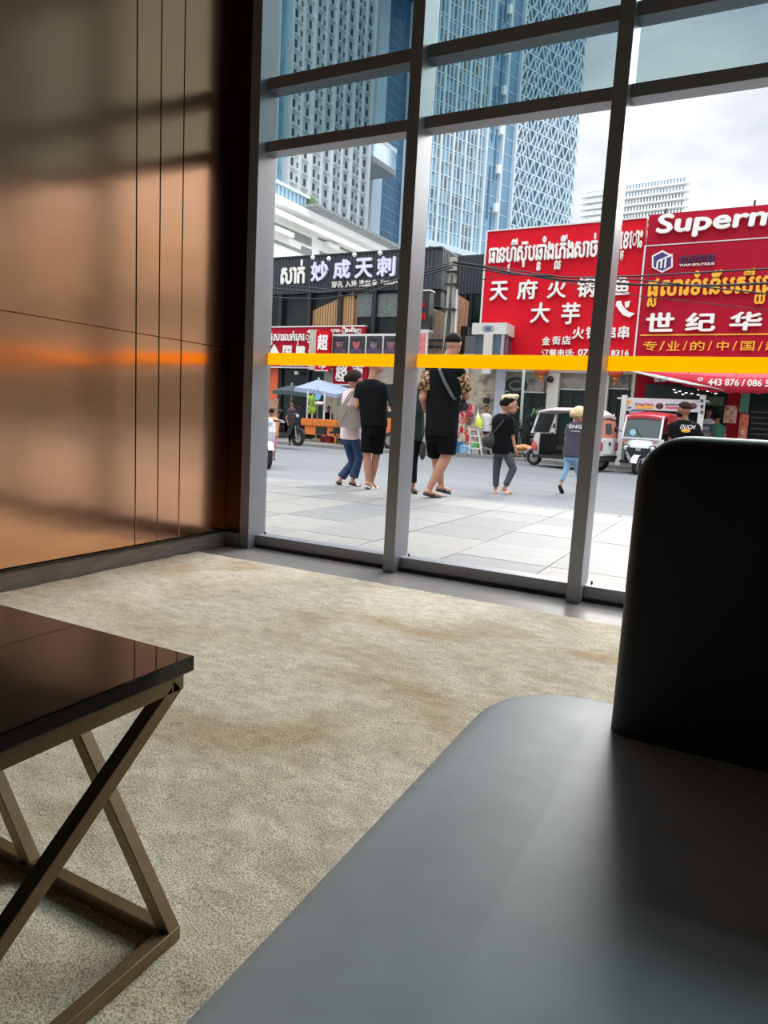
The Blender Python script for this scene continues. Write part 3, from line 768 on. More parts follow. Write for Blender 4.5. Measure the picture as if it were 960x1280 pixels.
for i in range(16):
    X = FL.q(390+i*3.2, 400)[0]; zz = FL.q(390, 404)[1]
    MB(FL.M).box(X-.045, X+.045, .12, .18, 3.62, zz+.55+i*.045).build('tan_slat', mat('tan_wood', (176, 138, 92), .6), bs)
MB(FL.M).box(FL.q(427, 390)[0], FL.q(445, 390)[0], .14, .19, 3.62, zb_-.25).build('brown_blind', mat('brown_blind', (124, 74, 58), .7), bs)
m_ltgl = mat('light_reflecting_glass', (104, 112, 108), .15, var=.3)
for u0, u1 in ((469, 501), (446, 465)): facing('pale_reflection', m_ltgl, u0, 367, u1, 396, .13, .19, bs)  # pale patches on the panes: reflection put into the colour
# spot lamps along the top of the sign
for u, v in ((391, 322), (411, 323.5), (443, 318.5), (475, 316.5)):
    a, z = FL.q(u, v, -.3); MB(FL.M).ell((a, -.3, z), .09).build('sign_lamp', m_letw, bs)
# lettering
khmer_px([('សា', ''), ('ក់', '')], FL, 351.5, 341, 381.5, 339, 30, -.05, m_letw, bs, bold=.03)
for ch, u0, u1, v0, v1 in (('妙', 390, 411, 327, 352), ('成', 418, 439, 325, 349), ('天', 445, 467, 323, 348), ('刺', 472, 495, 321, 346)):
    letter_px(ch, FL, u0, (v0+v1)/2, u1, (v0+v1)/2, v1-v0, -.05, m_letlil, bs, bold=.03, thick=.1)
letter_px('穿孔 入珠 洗紋身', FL, 415, 356, 472, 353.5, 8.5, -.05, m_letw, bs, bold=.012)
letter_px('Tattoo', FL, 475, 353, 497, 352, 6.5, -.05, m_letw, bs, bold=.01)
# ground floor
facing('ground_pane', m_shopgl, 350, 461, 412, 530, .1, .3, bs)
for u in (350, 384, 412): facing('ground_post', m_blk, u-2, 459, u+1, 545, -.02, .3, bs)
facing('orange_pillar', m_orange, 322, 458, 347, 498, -.1, .4, bs)
facing('poster_pillar', print_mat('pillar_prints', [(150, 60, 50), (190, 150, 120), (90, 60, 60)], 9), 322, 498, 347, 552, -.1, .4, bs)
facing('beige_front', m_beige, 404, 446, 540, 552, -.05, .45, bs)
facing('dark_shutter', m_shopgl, 462, 480, 500, 548, -.12, 0, bs)
facing('shop_lamp', m_letw, 368, 464, 372, 468, -.2, -.1, bs)
# board under the cabin and the recess shade, put in as a black block
FA = Frame((FL.q(553, 400)[0], 21), PI/2)
facing('recess_shade', m_blk, 526, 362, 551, 384, .2, .6, bs)

# --- red mall sign with khmer line
def sign(nm, label, m, u0, v0, u1, v1, y, th=.15, fr=FL, trim=True):
    a, b, c, d = fr.rect(u0, v0, u1, v1, y)
    t_ = empty_at(nm, fr, (a+b)/2, y, c, label=label, cat='sign')
    MB(fr.M).box(a, b, y, y+th, c, d).build('panel', m, t_)
    if trim:
        for (p, q_, r_, s_) in ((a-.03, b+.03, d, d+.05), (a-.03, b+.03, c-.05, c)): MB(fr.M).box(p, q_, y-.03, y+th, r_, s_).build('edge_trim', m_rim, t_)
    return t_, (a, b, c, d)
t_, _ = sign('shop_sign', 'red shop sign with white Khmer line and broad white characters on black building', m_signred2, 318, 409, 455, 459, -.35)
khmer_px([('ផសា', 'ស'), ('រ', ''), ('ល', ''), ('ក់', ''), ('េគ', 'រ'), ('ឿ', '')], FL, 336, 423, 389.5, 421, 19, -.38, m_letw, t_, bold=.02)
for ch, u0, u1 in (('国', 354, 365), ('鹏', 370, 382), ('生', 386, 393)):
    letter_px(ch, FL, u0, 440, u1, 440, 16, -.38, m_letw, t_, bold=.03)
a_ = FL.q(343, 438, -.38); MB(FL.M).prism([(a_[0]-.25, a_[1]-.15), (a_[0]+.28, a_[1]-.15), (a_[0]+.0, a_[1]+.25)], -.42, -.38).build('roof_logo', m_letw, t_)
khmer_px([('េគ', 'រ'), ('ឿ', ''), ('ង', ''), ('ទិ', ''), ('ញ', '')], FL, 414, 414, 452, 413, 9, -.38, m_letw, t_, bold=.02)
letter_px('国鹏超市', FL, 352, 455.5, 390, 455.5, 4, -.38, m_letw, t_, bold=.02)
# projecting vertical sign
FV = Frame((FL.q(403, 440, -1.0)[0], 20.0), math.radians(8))
t_, (a, b, c, d) = sign('vertical_sign', 'upright red box sign with two white characters, projecting beside red shop sign', m_signred, 394.5, 413.5, 411, 464, 0, .25, FV, False)
MB(FV.M).box(a-.3, a-.01, 0.02, .9, c+.05, d+.05).build('beige_side', m_beige, t_)
MB(FV.M).box(a, b, -.02, .0, c, c+.05).build('edge_trim', m_rim, t_)
letter_px('超', FV, 397, 427.5, 410, 428.5, 20, -.02, m_letw, t_, bold=.035)
letter_px('市', FV, 398.5, 453, 408.5, 453.5, 17, -.02, m_letw, t_, bold=.035)
# poster row
a, b, c, d = FL.rect(414, 417, 500, 446, -.8)
pr = empty_at('poster_row', FL, (a+b)/2, -.8, c, label='row of dark portrait posters in a white frame above the pavement', cat='poster')
MB(FL.M).box(a, b, -.75, -.6, c, d).build('frame', m_rim, pr)
n_ = 4; ed = [414, 435.5, 456.5, 478, 500]
for i in range(4):
    pa = FL.q(ed[i], 430, -.8)[0]+.06; pb = FL.q(ed[i+1], 430, -.8)[0]-.04
    p_ = MB(FL.M).box(pa, pb, -.80, -.75, c+.05, d-.09).build('poster', print_mat('poster_dark', [(30, 26, 34), (44, 36, 46), (60, 44, 56)], 1.6), pr)
    cx = (pa+pb)/2; cz = (c+d)/2+.02
    MB(FL.M).ell((cx-.03, -.80, cz+.05), (.17, .012, .22)).build('portrait_print', print_mat('portrait_%d' % (i % 3), [[(90, 66, 84), (140, 96, 96), (70, 50, 66)], [(150, 60, 74), (190, 90, 90), (90, 40, 60)], [(60, 60, 70), (130, 120, 130), (40, 36, 44)]][i % 3], 5), p_)
    MB(FL.M).ell((cx, -.80, cz-.28), (.3, .01, .14)).build('portrait_shoulders', print_mat('portrait_base', [(60, 40, 62), (90, 66, 96)], 4), p_)
    MB(FL.M).ell((cx-.03, -.81, cz+.2), (.18, .012, .1)).build('portrait_hair', m_blk, p_)
t_, _ = sign('supermarket_sign', 'small square red sign with two white characters under the poster row', m_signred2, 416.5, 450, 458.5, 480.5, -.5)
letter_px('超', FL, 420, 463.5, 435, 463.5, 22, -.53, m_letw, t_, bold=.035); letter_px('市', FL, 440, 463.5, 455, 463, 20, -.53, m_letw, t_, bold=.035)
a, b, c, d = FL.rect(419, 474.6, 454, 476.8, -.53); MB(FL.M).prism([(a, (c+d)/2), (a+.15, d), (b, d), (b, c), (a+.15, c)], -.56, -.53).build('white_arrow', m_letw, t_)
# black light box with red characters beside the alley, red poster below
t_, _lb = sign('light_box_sign', 'narrow black upright sign with red characters at the alley corner', m_blk, 521, 364, 536, 412, -1.0, .4)
MB(FL.M).box(_lb[0]+.1, _lb[0]+.2, -.62, .02, _lb[3]-.5, _lb[3]-.4).build('bracket', m_steel, t_)
letter_px('人', FL, 527.5, 381, 533, 381, 8, -1.03, m_signred, t_, bold=.02); letter_px('民', FL, 527.5, 396, 533, 396, 8, -1.03, m_signred, t_, bold=.02)
t_, (a, b, c, d) = sign('red_poster', 'red and pink poster in white frame below the narrow black sign', m_rim, 520, 416, 533.5, 452, -1.0, .1)
MB(FL.M).box(a+.05, a+.15, -.9, .0, d-.4, d-.3).build('bracket', m_steel, t_)
MB(FL.M).box(a+.05, b-.08, -1.04, -1.0, c+.05, d-.06).build('print', print_mat('red_print', [(196, 66, 84), (226, 120, 130), (150, 40, 60)], 3), t_)

# --- the alley : boarded side walls, second black volume, dark end
al = empty_at('alley_building', FL, FL.q(590, 420, 6)[0], 6, ZP, label='rear building with black corrugated top and rusty boards down the alley', cat='building')
a, b, c, d = FL.rect(566, 318, 640, 367, 7)
corrug(FL, a, b, c, d, 7).build('corrugated_front', m_corr, al)
MB(FL.M).box(a, b, 7.06, 12, ZP, d).build('wall', m_shopgl, al)
facing('dark_upper_glass', m_shopgreen, 584, 369, 604, 440, 6.6, 7, al)
for u in (579, 586.5): facing('dark_post', m_blk, u-.8, 366, u+1, 450, 6.4, 7, al)
# rusty boards standing along the alley (one board each)
def boards(u0, vt0, u1, vt1, vb, X, m, par, n=7):
    p0 = onX(u0, vt0, X); p1 = onX(u1, vt1, X)
    for i in range(n):
        ya = p0.y+(p1.y-p0.y)*i/n; yb = p0.y+(p1.y-p0.y)*(i+1)/n-.03; z = p0.z+(p1.z-p0.z)*(i+.5)/n
        MB().box(X-.08, X+random.uniform(-.015, .03), ya, yb, ZP, z).build('board', m, par)
xal = FL.q(556, 420)[0]
boards(568, 366, 587, 377, 450, onY(568, 400, 24.2).x, m_wood2, al, 9)
for i in range(7):
    u_ = 533.5+i*3.0; facing('board', m_wood, u_, 384+i*1.3, u_+2.8, 458, -.10-.02*(i % 2), .05, bs)
for v in (424, 432): facing('dark_rail', m_blk, 533, v, 554, v+2.2, -.2, -.12, bs)
facing('grey_gate', mat('grey_gate', (120, 122, 122), .6), 580, 420, 600, 470, 2.0, 2.1, al)
facing('dark_shutter_box', m_blk, 567, 408, 584, 450, 4.0, 4.3, al)

# --- plaster front with the small glass cabin and its advertising box
FR = Frame((FL.q(600, 360)[0], 21), math.radians(0))
mid = empty_at('plaster_shop_building', FL, FL.q(690, 500)[0], 0, ZP, label='old cream plaster shop row below the big red restaurant sign', cat='building')
a0 = FL.q(572, 500)[0]; a1 = FL.q(792, 500)[0]
MB(FL.M).box(a0, a1, .3, 9, ZP, 3.45).build('wall', m_beige, mid)
MB(FL.M).box(FL.q(604, 400)[0], a1, .3, 9, 3.45, FL.q(700, 300)[1]).build('upper_wall', m_beige, mid)
facing('cream_column', m_cream, 572, 455, 582, 575, .05, .3, mid)
facing('poster_wall', print_mat('torn_posters', [(120, 112, 108), (170, 158, 140), (196, 186, 160), (150, 110, 110)], 3, .8), 583, 466, 617, 570, .15, .3, mid)
facing('meter_box', m_blk, 604, 497, 610, 504, -.02, .15, mid)
facing('white_pillar', mat('bluish_white_pillar', (196, 202, 214), .7, var=.12, vscale=5), 617, 450, 628.5, 575, -.1, .3, mid)
facing('lintel', m_cream, 628, 448, 792, 466, -.05, .3, mid)
def shopwin(u0, u1, v0, vm, v1, lab=''):
    facing('transom_panel', print_mat('shop_transom', [(120, 116, 108), (160, 156, 146), (96, 96, 92)], 2.5), u0, v0, u1, vm, .15, .3, mid)
    facing('shop_glass', m_shopgreen, u0, vm, u1, v1, .15, .3, mid)
    facing('glazing_bar', m_rim, u0, vm-.8, u1, vm+.6, .05, .3, mid)
shopwin(629, 680, 473, 490, 575); shopwin(695, 748, 473, 487, 575); shopwin(756, 786, 466, 486, 575)
for u in (646, 663, 712, 730, 768): facing('glazing_bar', m_blk, u-.5, 490, u+.5, 575, .08, .3, mid)
facing('pilaster', m_cream, 681, 466, 695, 575, -.12, .3, mid)
facing('pilaster', m_cream, 748, 462, 757, 575, -.12, .3, mid)
facing('pilaster', m_cream, 786, 462, 790, 575, -.12, .3, mid)
a, z = FL.q(645, 481.5, .05)
em = MB(FL.M); 
for i in range(20):
    t0 = 2*PI*i/20; t1 = 2*PI*(i+1)/20
    em.bar((a+.36*math.cos(t0), .05, z+.25*math.sin(t0)), (a+.36*math.cos(t1), .05, z+.25*math.sin(t1)), .08, .08, (0, 1, 0))
em.build('oval_emblem', m_blk, mid); MB(FL.M).ell((a, .06, z), (.2, .03, .09)).build('emblem_centre', m_blk, mid)
MB(FL.M).tube([(FL.q(656, 445, -.5)[0], -.5, FL.q(656, 445, -.5)[1]), (FL.q(650.5, 545, -.5)[0], -.5, ZP)], .06).build('drain_pipe', mat('pale_green_pipe', (168, 184, 174), .5), mid)
MB(FL.M).ell((FL.q(688, 474, -.2)[0], -.2, FL.q(688, 474, -.2)[1]), (.12, .1, .12)).build('round_bell', m_blk, mid)

# advertising box (SEE)
FC = Frame((FL.q(613, 412)[0], 19.6), 0)
sb_ = empty_at('cabin_light_box', FC, FC.q(612, 412)[0], 0, FC.q(612, 446)[1], label='pale box canopy with small blue oval logo on a glass cabin', cat='kiosk')
a, b, c, d = FC.rect(590, 403.5, 633, 417.8)
MB(FC.M).box(a, b, 0, 2.6, c, d).build('light_box', mat('box_canopy', (206, 206, 196), .6, var=.05), sb_)
g0, g1, gz0, _d = FC.rect(593.5, 418, 629.5, 447, .1)
MB(FC.M).box(g0, g1, .1, 2.3, gz0, c).build('glass_cabin', mat('cabin_glass', (70, 84, 96), .15, spec=.9), sb_)
MB(FC.M).box(g1-.08, g1+.02, .04, .14, gz0, c).build('corner_bar', m_steel, sb_)
for i in range(3): MB(FC.M).box(g1-.01, g1+.02, .4+i*.7, .48+i*.7, gz0, c).build('side_bar', m_steel, sb_)
q0, q1, qz0, _d = FC.rect(604, 418, 614.5, 467, 0); MB(FC.M).box(q0, q1, -.05, .12, qz0, c).build('front_column', m_cream, sb_)
a, z = FC.q(610, 410.5, -.03); ov = MB(FC.M)
for i in range(24):
    t0 = 2*PI*i/24; t1 = 2*PI*(i+1)/24; ov.bar((a+.2*math.cos(t0), -.02, z+.10*math.sin(t0)), (a+.2*math.cos(t1), -.02, z+.10*math.sin(t1)), .012, .012, (0, 1, 0))
m_blueink = mat('blue_ink', (60, 84, 150), .5)
ov.build('oval_logo', m_blueink, sb_); letter_px('SEE', FC, 605.5, 410.5, 614.5, 410.5, 4.0, -.02, m_blueink, sb_, bold=.02, thick=.02, shear=.2)
MB(FC.M).tube([(FC.q(600, 447)[0], .2, gz0), (FC.q(600, 447)[0], .2, gz0-.1)], .05).build('bracket', m_steel, sb_)
MB(FC.M).box(g0-.1, g1+.1, .05, 2.4, gz0-.12, gz0).build('cabin_floor', m_cream, sb_)

# --- big red restaurant sign
d1 = ray(-1080, 425); d1.normalize(); ang = math.atan2(-d1.y, -d1.x)
FB = Frame((onY(610, 290, 20.6).x, 20.6), ang)
a = FB.q(602, 440)[0]; a_t = FB.q(610, 290)[0]; b = FB.q(802, 360)[0]; zt1 = FB.q(700, 282.3)[1]; zb1 = FB.q(700, 449)[1]
rs = empty_at('restaurant_sign', FB, (a+b)/2, 0, zb1, label='big bright red hot pot restaurant sign with white Khmer and Chinese characters', cat='sign')
MB(FB.M).box(a_t, b-.05, 0, .25, zb1, zt1).build('panel', m_signred, rs)
MB(FB.M).box(a_t-.06, a_t, -.04, .25, zb1, zt1).build('edge_trim', m_rim, rs)
MB(FB.M).box(a_t-.06, b-.05, -.04, .25, zt1, zt1+.05).build('edge_trim', m_rim, rs)
KH = [('ធា', ''), ('ន', ''), ('ហ៊ី', 'វ'), ('ស៊ុ', ''), ('ប', ''), ('ឆាំ', 'ន'), ('ង', ''), ('េភី', 'ល'), ('ង', ''), ('សា', ''), ('ច់', '')]
khmer_px(KH, FB, 611.5, 324, 747, 312, 44, -.02, m_letw, rs, bold=.022, thick=.1)
khmer_px([('េខោ', 'ម'), ('ះ', '')], FB, 775, 309, 803, 306, 36, -.02, m_letw, rs, bold=.022, thick=.1)
def ch(s, fr, par, m, u0, v0, u1, v1, y=-.02, **k): return letter_px(s, fr, u0, (v0+v1)/2, u1, (v0+v1)/2, v1-v0, y, m, par, **k)
for s_, u0, v0, u1, v1 in (('天', 613.5, 352, 635.5, 376), ('府', 647.5, 350, 672, 374.5), ('火', 685, 349, 708.5, 373), ('锅', 722, 347, 744.5, 372), ('鱼', 768, 345.5, 788, 369),
                          ('大', 664, 378.5, 688, 404), ('芋', 702.5, 378.5, 725.5, 405.5), ('火', 716, 409, 731, 424), ('锅', 733, 408.5, 747, 424), ('串', 757, 408, 770, 425), ('串', 773, 407.5, 787, 424),
                          ('金', 678.5, 421, 688, 431.5), ('街', 691, 420.5, 701, 431), ('店', 703, 420, 714, 431)):
    ch(s_, FB, rs, m_letw, u0, v0, u1, v1, bold=.02, thick=.08)
letter_px('订餐电话:', FB, 677, 441.5, 718, 441, 9.5, -.02, m_letw, rs, bold=.02)
letter_px('07', FB, 722.5, 441, 735.5, 440.5, 8.5, -.02, m_letw, rs, bold=.03); letter_px('8316', FB, 764, 441.5, 786.5, 441, 7.5, -.02, m_letw, rs, bold=.03)
# small curled fish emblem in white
fp = [FB.q(u, v, -.03) for u, v in ((771, 377), (776, 376), (779, 383), (786, 390), (794, 392), (787, 397), (779, 394), (774, 388), (770, 382))]
MB(FB.M).prism(list(reversed(fp)), -.08, -.0).build('fish_emblem', m_letw, rs)
fp = [FB.q(u, v, -.03) for u, v in ((781, 378), (788, 376), (786, 384), (782, 385))]
MB(FB.M).prism(list(reversed(fp)), -.08, -.0).build('fish_tail', m_letw, rs)
fc = FB.q(706, 395)
# --- supermarket sign
a = FB.q(803.5, 360)[0]; b = a+9.5; zt2 = FB.q(885, 264)[1]; zb2 = zb1
ss = empty_at('supermarket_board', FB, (a+b)/2, 0, zb2, label='big dark red supermarket board with yellow Khmer line, logo and white lettering', cat='sign')
MB(FB.M).box(a, b, -.15, .25, zb2, zt2).build('panel', m_signred2, ss)
zl = FB.q(880, 302, -.15)[1]; MB(FB.M).box(a, b, -.17, -.15, zl-.03, zl).build('thin_line', m_rim, ss)
MB(FB.M).box(a-.05, a, -.17, .2, zb2, zl).build('edge_trim', m_rim, ss)
zl2 = FB.q(880, 418, -.15)[1]; MB(FB.M).box(a+.1, b, -.18, -.15, zl2-.03, zl2+.01).build('yellow_line', m_lety, ss)
me_px = letter_px('Supermarket', FB, 821, 285, 1098, 262, 33, -.17, m_letw, ss, bold=.03, thick=.1, shear=0.05)
LG = [(828, 313), (841, 319.5), (841, 334), (827.5, 341), (815, 334.5), (815, 320)]
hx = MB(FB.M); P_ = [FB.q(u, v, -.17) for u, v in LG]
m_logo = mat('logo_indigo', (64, 44, 110), .5)
MB(FB.M).prism(list(reversed(P_)), -.19, -.15).build('hexagon_logo', m_letw, ss)
c_ = (sum(p[0] for p in P_)/6, sum(p[1] for p in P_)/6)
PI_ = [(c_[0]+(p[0]-c_[0])*.84, c_[1]+(p[1]-c_[1])*.84) for p in P_]
MB(FB.M).prism(list(reversed(PI_)), -.20, -.18).build('logo_inner', m_logo, ss)
lg = MB(FB.M); r_ = (P_[1][0]-P_[4][0])/2
for dx in (-.45, -.05, .35):
    lg.bar((c_[0]+dx*r_, -.21, c_[1]-r_*.7), (c_[0]+dx*r_, -.21, c_[1]+r_*(.2+dx*.4)), .05, .03, (0, 1, 0))
    lg.bar((c_[0]+dx*r_, -.21, c_[1]+r_*(.2+dx*.4)), (c_[0]+dx*r_+.3*r_+.1, -.21, c_[1]+r_*(.5+dx*.4)), .05, .03, (0, 1, 0))
lg.build('logo_strokes', m_letw, ss)
letter_px('世纪华联', FB, 849, 325.5, 894, 321.5, 10.5, -.17, mat('ink_blue', (48, 36, 84), .5), ss, bold=.015)
letter_px('YUAN-BOUTIQUE', FB, 849, 332.5, 893, 329.5, 3.6, -.17, m_letw, ss, bold=.015)
khmer_px([('ផសា', 'ស'), ('រ', ''), ('ទំ', ''), ('េនី', ''), ('ប', ''), ('ស៊ី', ''), ('េជ', 'យ')], FB, 809, 366, 968, 354, 44, -.17, m_lety, ss, bold=.03, thick=.08)
for s_, u0, v0, u1, v1 in (('世', 807.5, 391, 843, 415), ('纪', 857, 391, 895, 414.5), ('华', 912, 390, 953, 413.5), ('联', 968, 389, 1008, 412)):
    ch(s_, FB, ss, m_letw, u0, v0, u1, v1, -.17, bold=.03, thick=.08)
for s_, u0, u1 in (('专', 804, 821), ('/', 824.5, 831), ('业', 834, 850), ('/', 854, 859), ('的', 863, 881), ('/', 885, 890), ('中', 896, 911), ('/', 916, 921), ('国', 926, 943), ('/', 948, 953), ('超', 957, 974)):
    ch(s_, FB, ss, m_lety, u0, 426.5, u1, 438.5, -.17, bold=.01)
for u in (832, 942): 
    p = FB.q(u, 266, .1); MB(FB.M).cyl((p[0], .1, zt2), (p[0], .1, zt2+.22), .03).build('roof_lamp', m_blk, ss)

# --- supermarket front
sf = empty_at('supermarket_building', FB, FB.q(880, 500)[0], .4, ZP, label='red supermarket shop front with dark glass, ceiling lamps and printed pillars', cat='building')
def sfb(nm, m, u0, v0, u1, v1, y0=.3, y1=.6, **k): return facing(nm, m, u0, v0, u1, v1, y0, y1, sf, FB)
sfb('wall', m_shopred, 791, 462, 1100, 575, .5, .9)
zz = FB.q(880, 462)[1]
MB(FB.M).box(FB.q(791, 500)[0], FB.q(791, 500)[0]+12, .9, 10, ZP, zt2-.3).build('building_body', m_beige, sf)
sfb('shop_glass', m_shopgreen, 803, 481, 906, 575, .35, .6)
sfb('shop_glass', m_shopgreen, 925, 489, 1000, 575, .35, .6)
sfb('red_pillar', m_shopred, 906, 488, 924, 575, .2, .6)
sfb('printed_notice', print_mat('notice', [(196, 140, 120), (222, 190, 160), (170, 70, 60)], 7), 905, 507, 921, 529, .15, .2)
sfb('green_banner', mat('green_banner', (86, 136, 108), .6, var=.2), 925, 491, 936.5, 516, .15, .25)
sfb('orange_banner', print_mat('orange_banner', [(208, 84, 62), (226, 130, 90), (190, 50, 50)], 4), 923, 517, 934, 560, .1, .25)
letter_px('中', FB, 926, 541, 930, 541, 9, .08, m_letw, sf, bold=.02)
sfb('small_white_plate', m_rim, 818, 471.5, 825, 477, .25, .5); sfb('small_white_plate', m_rim, 826, 471.5, 832, 477, .25, .5)
m_lamp = mat('ceiling_lamp_glow', (255, 255, 250), .5, emit=1.2)
for u, v in ((841, 487), (848, 489), (856, 491), (863, 492), (872, 487), (883, 489), (889, 490), (893, 492), (843, 490.5), (852, 493), (871, 493.5)):
    sfb('ceiling_lamp', m_lamp, u, v-.5, u+3.2, v+.6, .33, .36)
sfb('shelf_lit', mat('shelf_green', (78, 116, 78), .6, var=.5, vscale=3), 876, 496, 905, 507, .32, .36)
sfb('shelf_lit', mat('shelf_teal', (60, 88, 84), .6, var=.5, vscale=3), 806, 500, 872, 508, .32, .36)
for i in range(7):
    sfb('goods_shelf', mat('shelf_dark', (70, 62, 60), .6, var=.5, vscale=6), 938, 515+i*7, 1000, 517+i*7, .30, .36)

# --- awning with telephone number
aw = empty_at('awning', FB, FB.q(880, 470)[0], -.2, FB.q(880, 466)[1], label='faded red fabric awning with white telephone numbers over the supermarket door', cat='awning')
m_awp = mat('faded_pink_canvas', (222, 96, 106), .8, var=.08); m_awr = mat('crimson_canvas', (190, 30, 56), .8, var=.05)
FW = FB; yf = -1.5
p0 = FW.q(785, 463, yf); p1 = FW.q(1000, 466, yf); top0 = FW.q(785, 459, .3)
n_ = 24; v = []; f = []; v2 = []; f2 = []
for i in range(n_+1):
    t_0 = i/n_; X = p0[0]+(p1[0]-p0[0])*t_0; ztop = FW.q(880, 457, .3)[1]
    vt = 463.5+7*min(1, max(0, (785+215*t_0-785)/215*1.6)); zlip = FW.q(880, vt+.5, yf)[1]
    u_ = 785+215*t_0
    vb = 465 + (25 if u_ > 895 else 25*((u_-785)/110)**1.1)+1.2*math.sin(u_*.35)
    zb3 = FW.q(880, max(vb, vt+1), yf)[1]
    v += [(X, .3, ztop), (X, yf, zlip)]; v2 += [(X, yf, zlip), (X, yf-.02, zb3)]
for i in range(n_): f.append((2*i, 2*i+1, 2*i+3, 2*i+2)); f2.append((2*i, 2*i+1, 2*i+3, 2*i+2))
o = MB(FW.M).add(v, f, True).build('canopy', m_awp, aw); md = o.modifiers.new('thick', 'SOLIDIFY'); md.thickness = .02
o = MB(FW.M).add(v2, f2, True).build('valance', m_awr, aw); md = o.modifiers.new('thick', 'SOLIDIFY'); md.thickness = .015
# loose striped flap curling below on the left
fl_ = []; ff = []
for i in range(9):
    t_0 = i/8; u_ = 786+t_0*116; vt = 464+t_0**1.25*24; 
    A = FW.q(u_, vt-1.0, yf-.06); B = FW.q(u_+4, vt+4*math.sin(PI*min(1, t_0*1.1+.05)), yf-.06)
    fl_ += [(A[0], yf-.06, A[1]), (B[0], yf-.16, B[1])]
for i in range(8): ff.append((2*i, 2*i+1, 2*i+3, 2*i+2))
o = MB(FW.M).add(fl_, ff, True).build('curled_edge', mat('striped_lining', (186, 188, 180), .8, var=.4, vscale=5, vstretch=(1, 1, 8)), aw); md = o.modifiers.new('thick', 'SOLIDIFY'); md.thickness = .02
letter_px('443 876 / 086 5', FW, 885, 477, 962, 479.5, 8.8, yf-.03, m_letw, aw, bold=.03, thick=.015)
letter_px('0', FW, 872, 474, 879, 474, 5, yf-.03, m_letw, aw, bold=.03, thick=.015)
for u in (800, 860, 920, 980):
    p = FW.q(u, 463, yf); MB(FW.M).tube([(p[0], .5, p[1]+.05), (p[0], yf+.05, p[1]-.05)], .02).build('awning_arm', m_steel, aw)

# lanterns
def lantern(u, v, lab):
    a, z = FL.q(u, v, -.6)
    L_ = empty_at('lantern', FL, a, -.6, z, label=lab, cat='lantern', group='round paper lanterns under the restaurant sign')
    mb = MB(FL.M); rings = []
    for j in range(9):
        ph = PI*(.08+.84*j/8); rings.append([(a+.24*math.sin(ph)*math.cos(2*PI*i/16)*(1+.04*(i % 2)), -.6+.24*math.sin(ph)*math.sin(2*PI*i/16)*(1+.04*(i % 2)), z+.2*math.cos(ph)) for i in range(16)])
    mb.loft(rings).build('shade', mat('lantern_paper', (206, 84, 56), .6, var=.25, vscale=9, vstretch=(6, 6, 1)), L_)
    MB(FL.M).cyl((a, -.6, z-.23), (a, -.6, z-.18), .09).build('rim', m_lety, L_); MB(FL.M).cyl((a, -.6, z+.17), (a, -.6, z+.23), .09).build('rim', m_lety, L_)
    MB(FL.M).cyl((a, -.6, z-.4), (a, -.6, z-.22), .035, .05).build('tassel', m_orange, L_)
    MB(FL.M).cyl((a, -.6, z+.22), (a, -.6, z+.8), .008).build('string', m_blk, L_)
lantern(677, 463, 'round orange-red lantern hanging left of the cream pilaster'); lantern(769.5, 465.5, 'round orange-red lantern hanging just left of the red shop front')

# utility pole with cables
FPp = Frame((0, 18.3), 0)
pa = FPp.q(567, 322); pb = FPp.q(556, 470)
up = empty('utility_pole', (pa[0], 18.3, ZP), label='square concrete utility pole carrying cable bundles at the alley mouth', cat='pole')
MB().loft([[(pa[0]+sx*.16, 18.3+sy*.14, ZP) for sx, sy in ((-1, -1), (1, -1), (1, 1), (-1, 1))], [(pa[0]+sx*.10, 18.3+sy*.1, pa[1]) for sx, sy in ((-1, -1), (1, -1), (1, 1), (-1, 1))]], smooth=False).build('shaft', mat('pole_concrete', (168, 164, 154), .85, var=.15, vscale=3), up)
MB().cyl((pa[0]+.3, 18.4, ZP), (pa[0]+.14, 18.4, pa[1]-1.0), .055, .05).build('cable_duct', m_rim, up)
for z in (pa[1]-.5, pa[1]-1.7, pa[1]-.9): MB().box(pa[0]-.17, pa[0]+.2, 18.13, 18.47, z, z+.05).build('clamp', m_blk, up)
for i in range(3): MB().tube([(pa[0]+.05, 18.14, pa[1]-.6-i*.2), (pa[0]+.0+.05*i, 18.12, pa[1]-2.2), (pa[0]-.15+.06*i, 18.12, 2.2)], .018).build('cable', m_blk, up)
def wire(pts, r, lab):
    zo = .012*len([x for x in COL.objects if x.name.startswith('overhead_cable')])
    P = []
    for i in range(len(pts)-1):
        (u0, v0), (u1, v1) = pts[i], pts[i+1]
        n = 5
        for k in range(n): P.append((u0+(u1-u0)*k/n, v0+(v1-v0)*k/n))
    P.append(pts[-1])
    W_ = [onY(u, v, 18.0-zo*4) for u, v in P]
    tag(MB().tube(W_, r, 5).build('overhead_cable', m_blk), lab, 'cable', 'overhead cables along the street')
lab_ = 'black overhead cable strung along the street in front of the signs'
wire([(300, 352), (345, 361), (400, 366), (455, 361), (520, 343), (566, 331)], .03, 'upper thick black cable running left from the utility pole top')
wire([(300, 362), (345, 372), (400, 374), (460, 366), (520, 347), (566, 334)], .03, 'lower thick black cable running left from the utility pole')
wire([(300, 346), (345, 355), (420, 363), (566, 328)], .02, 'thin black cable crossing the black shop sign to the pole')
wire([(566, 328), (600, 333), (640, 341), (700, 350), (800, 356), (900, 357), (1000, 352)], .035, 'thickest black cable running right from the pole across both red signs')
wire([(566, 331), (600, 337), (640, 343), (720, 347), (800, 345), (960, 336), (1020, 332)], .025, 'black cable rising to the right across the supermarket logo')
wire([(566, 327), (610, 333), (700, 346), (800, 350), (900, 361), (1000, 372)], .02, 'thin black cable sagging right across the yellow Khmer line')
wire([(603, 350), (640, 341), (700, 352), (800, 370), (960, 388), (1000, 392)], .012, 'thinnest black wire sloping down across the lower right signs')

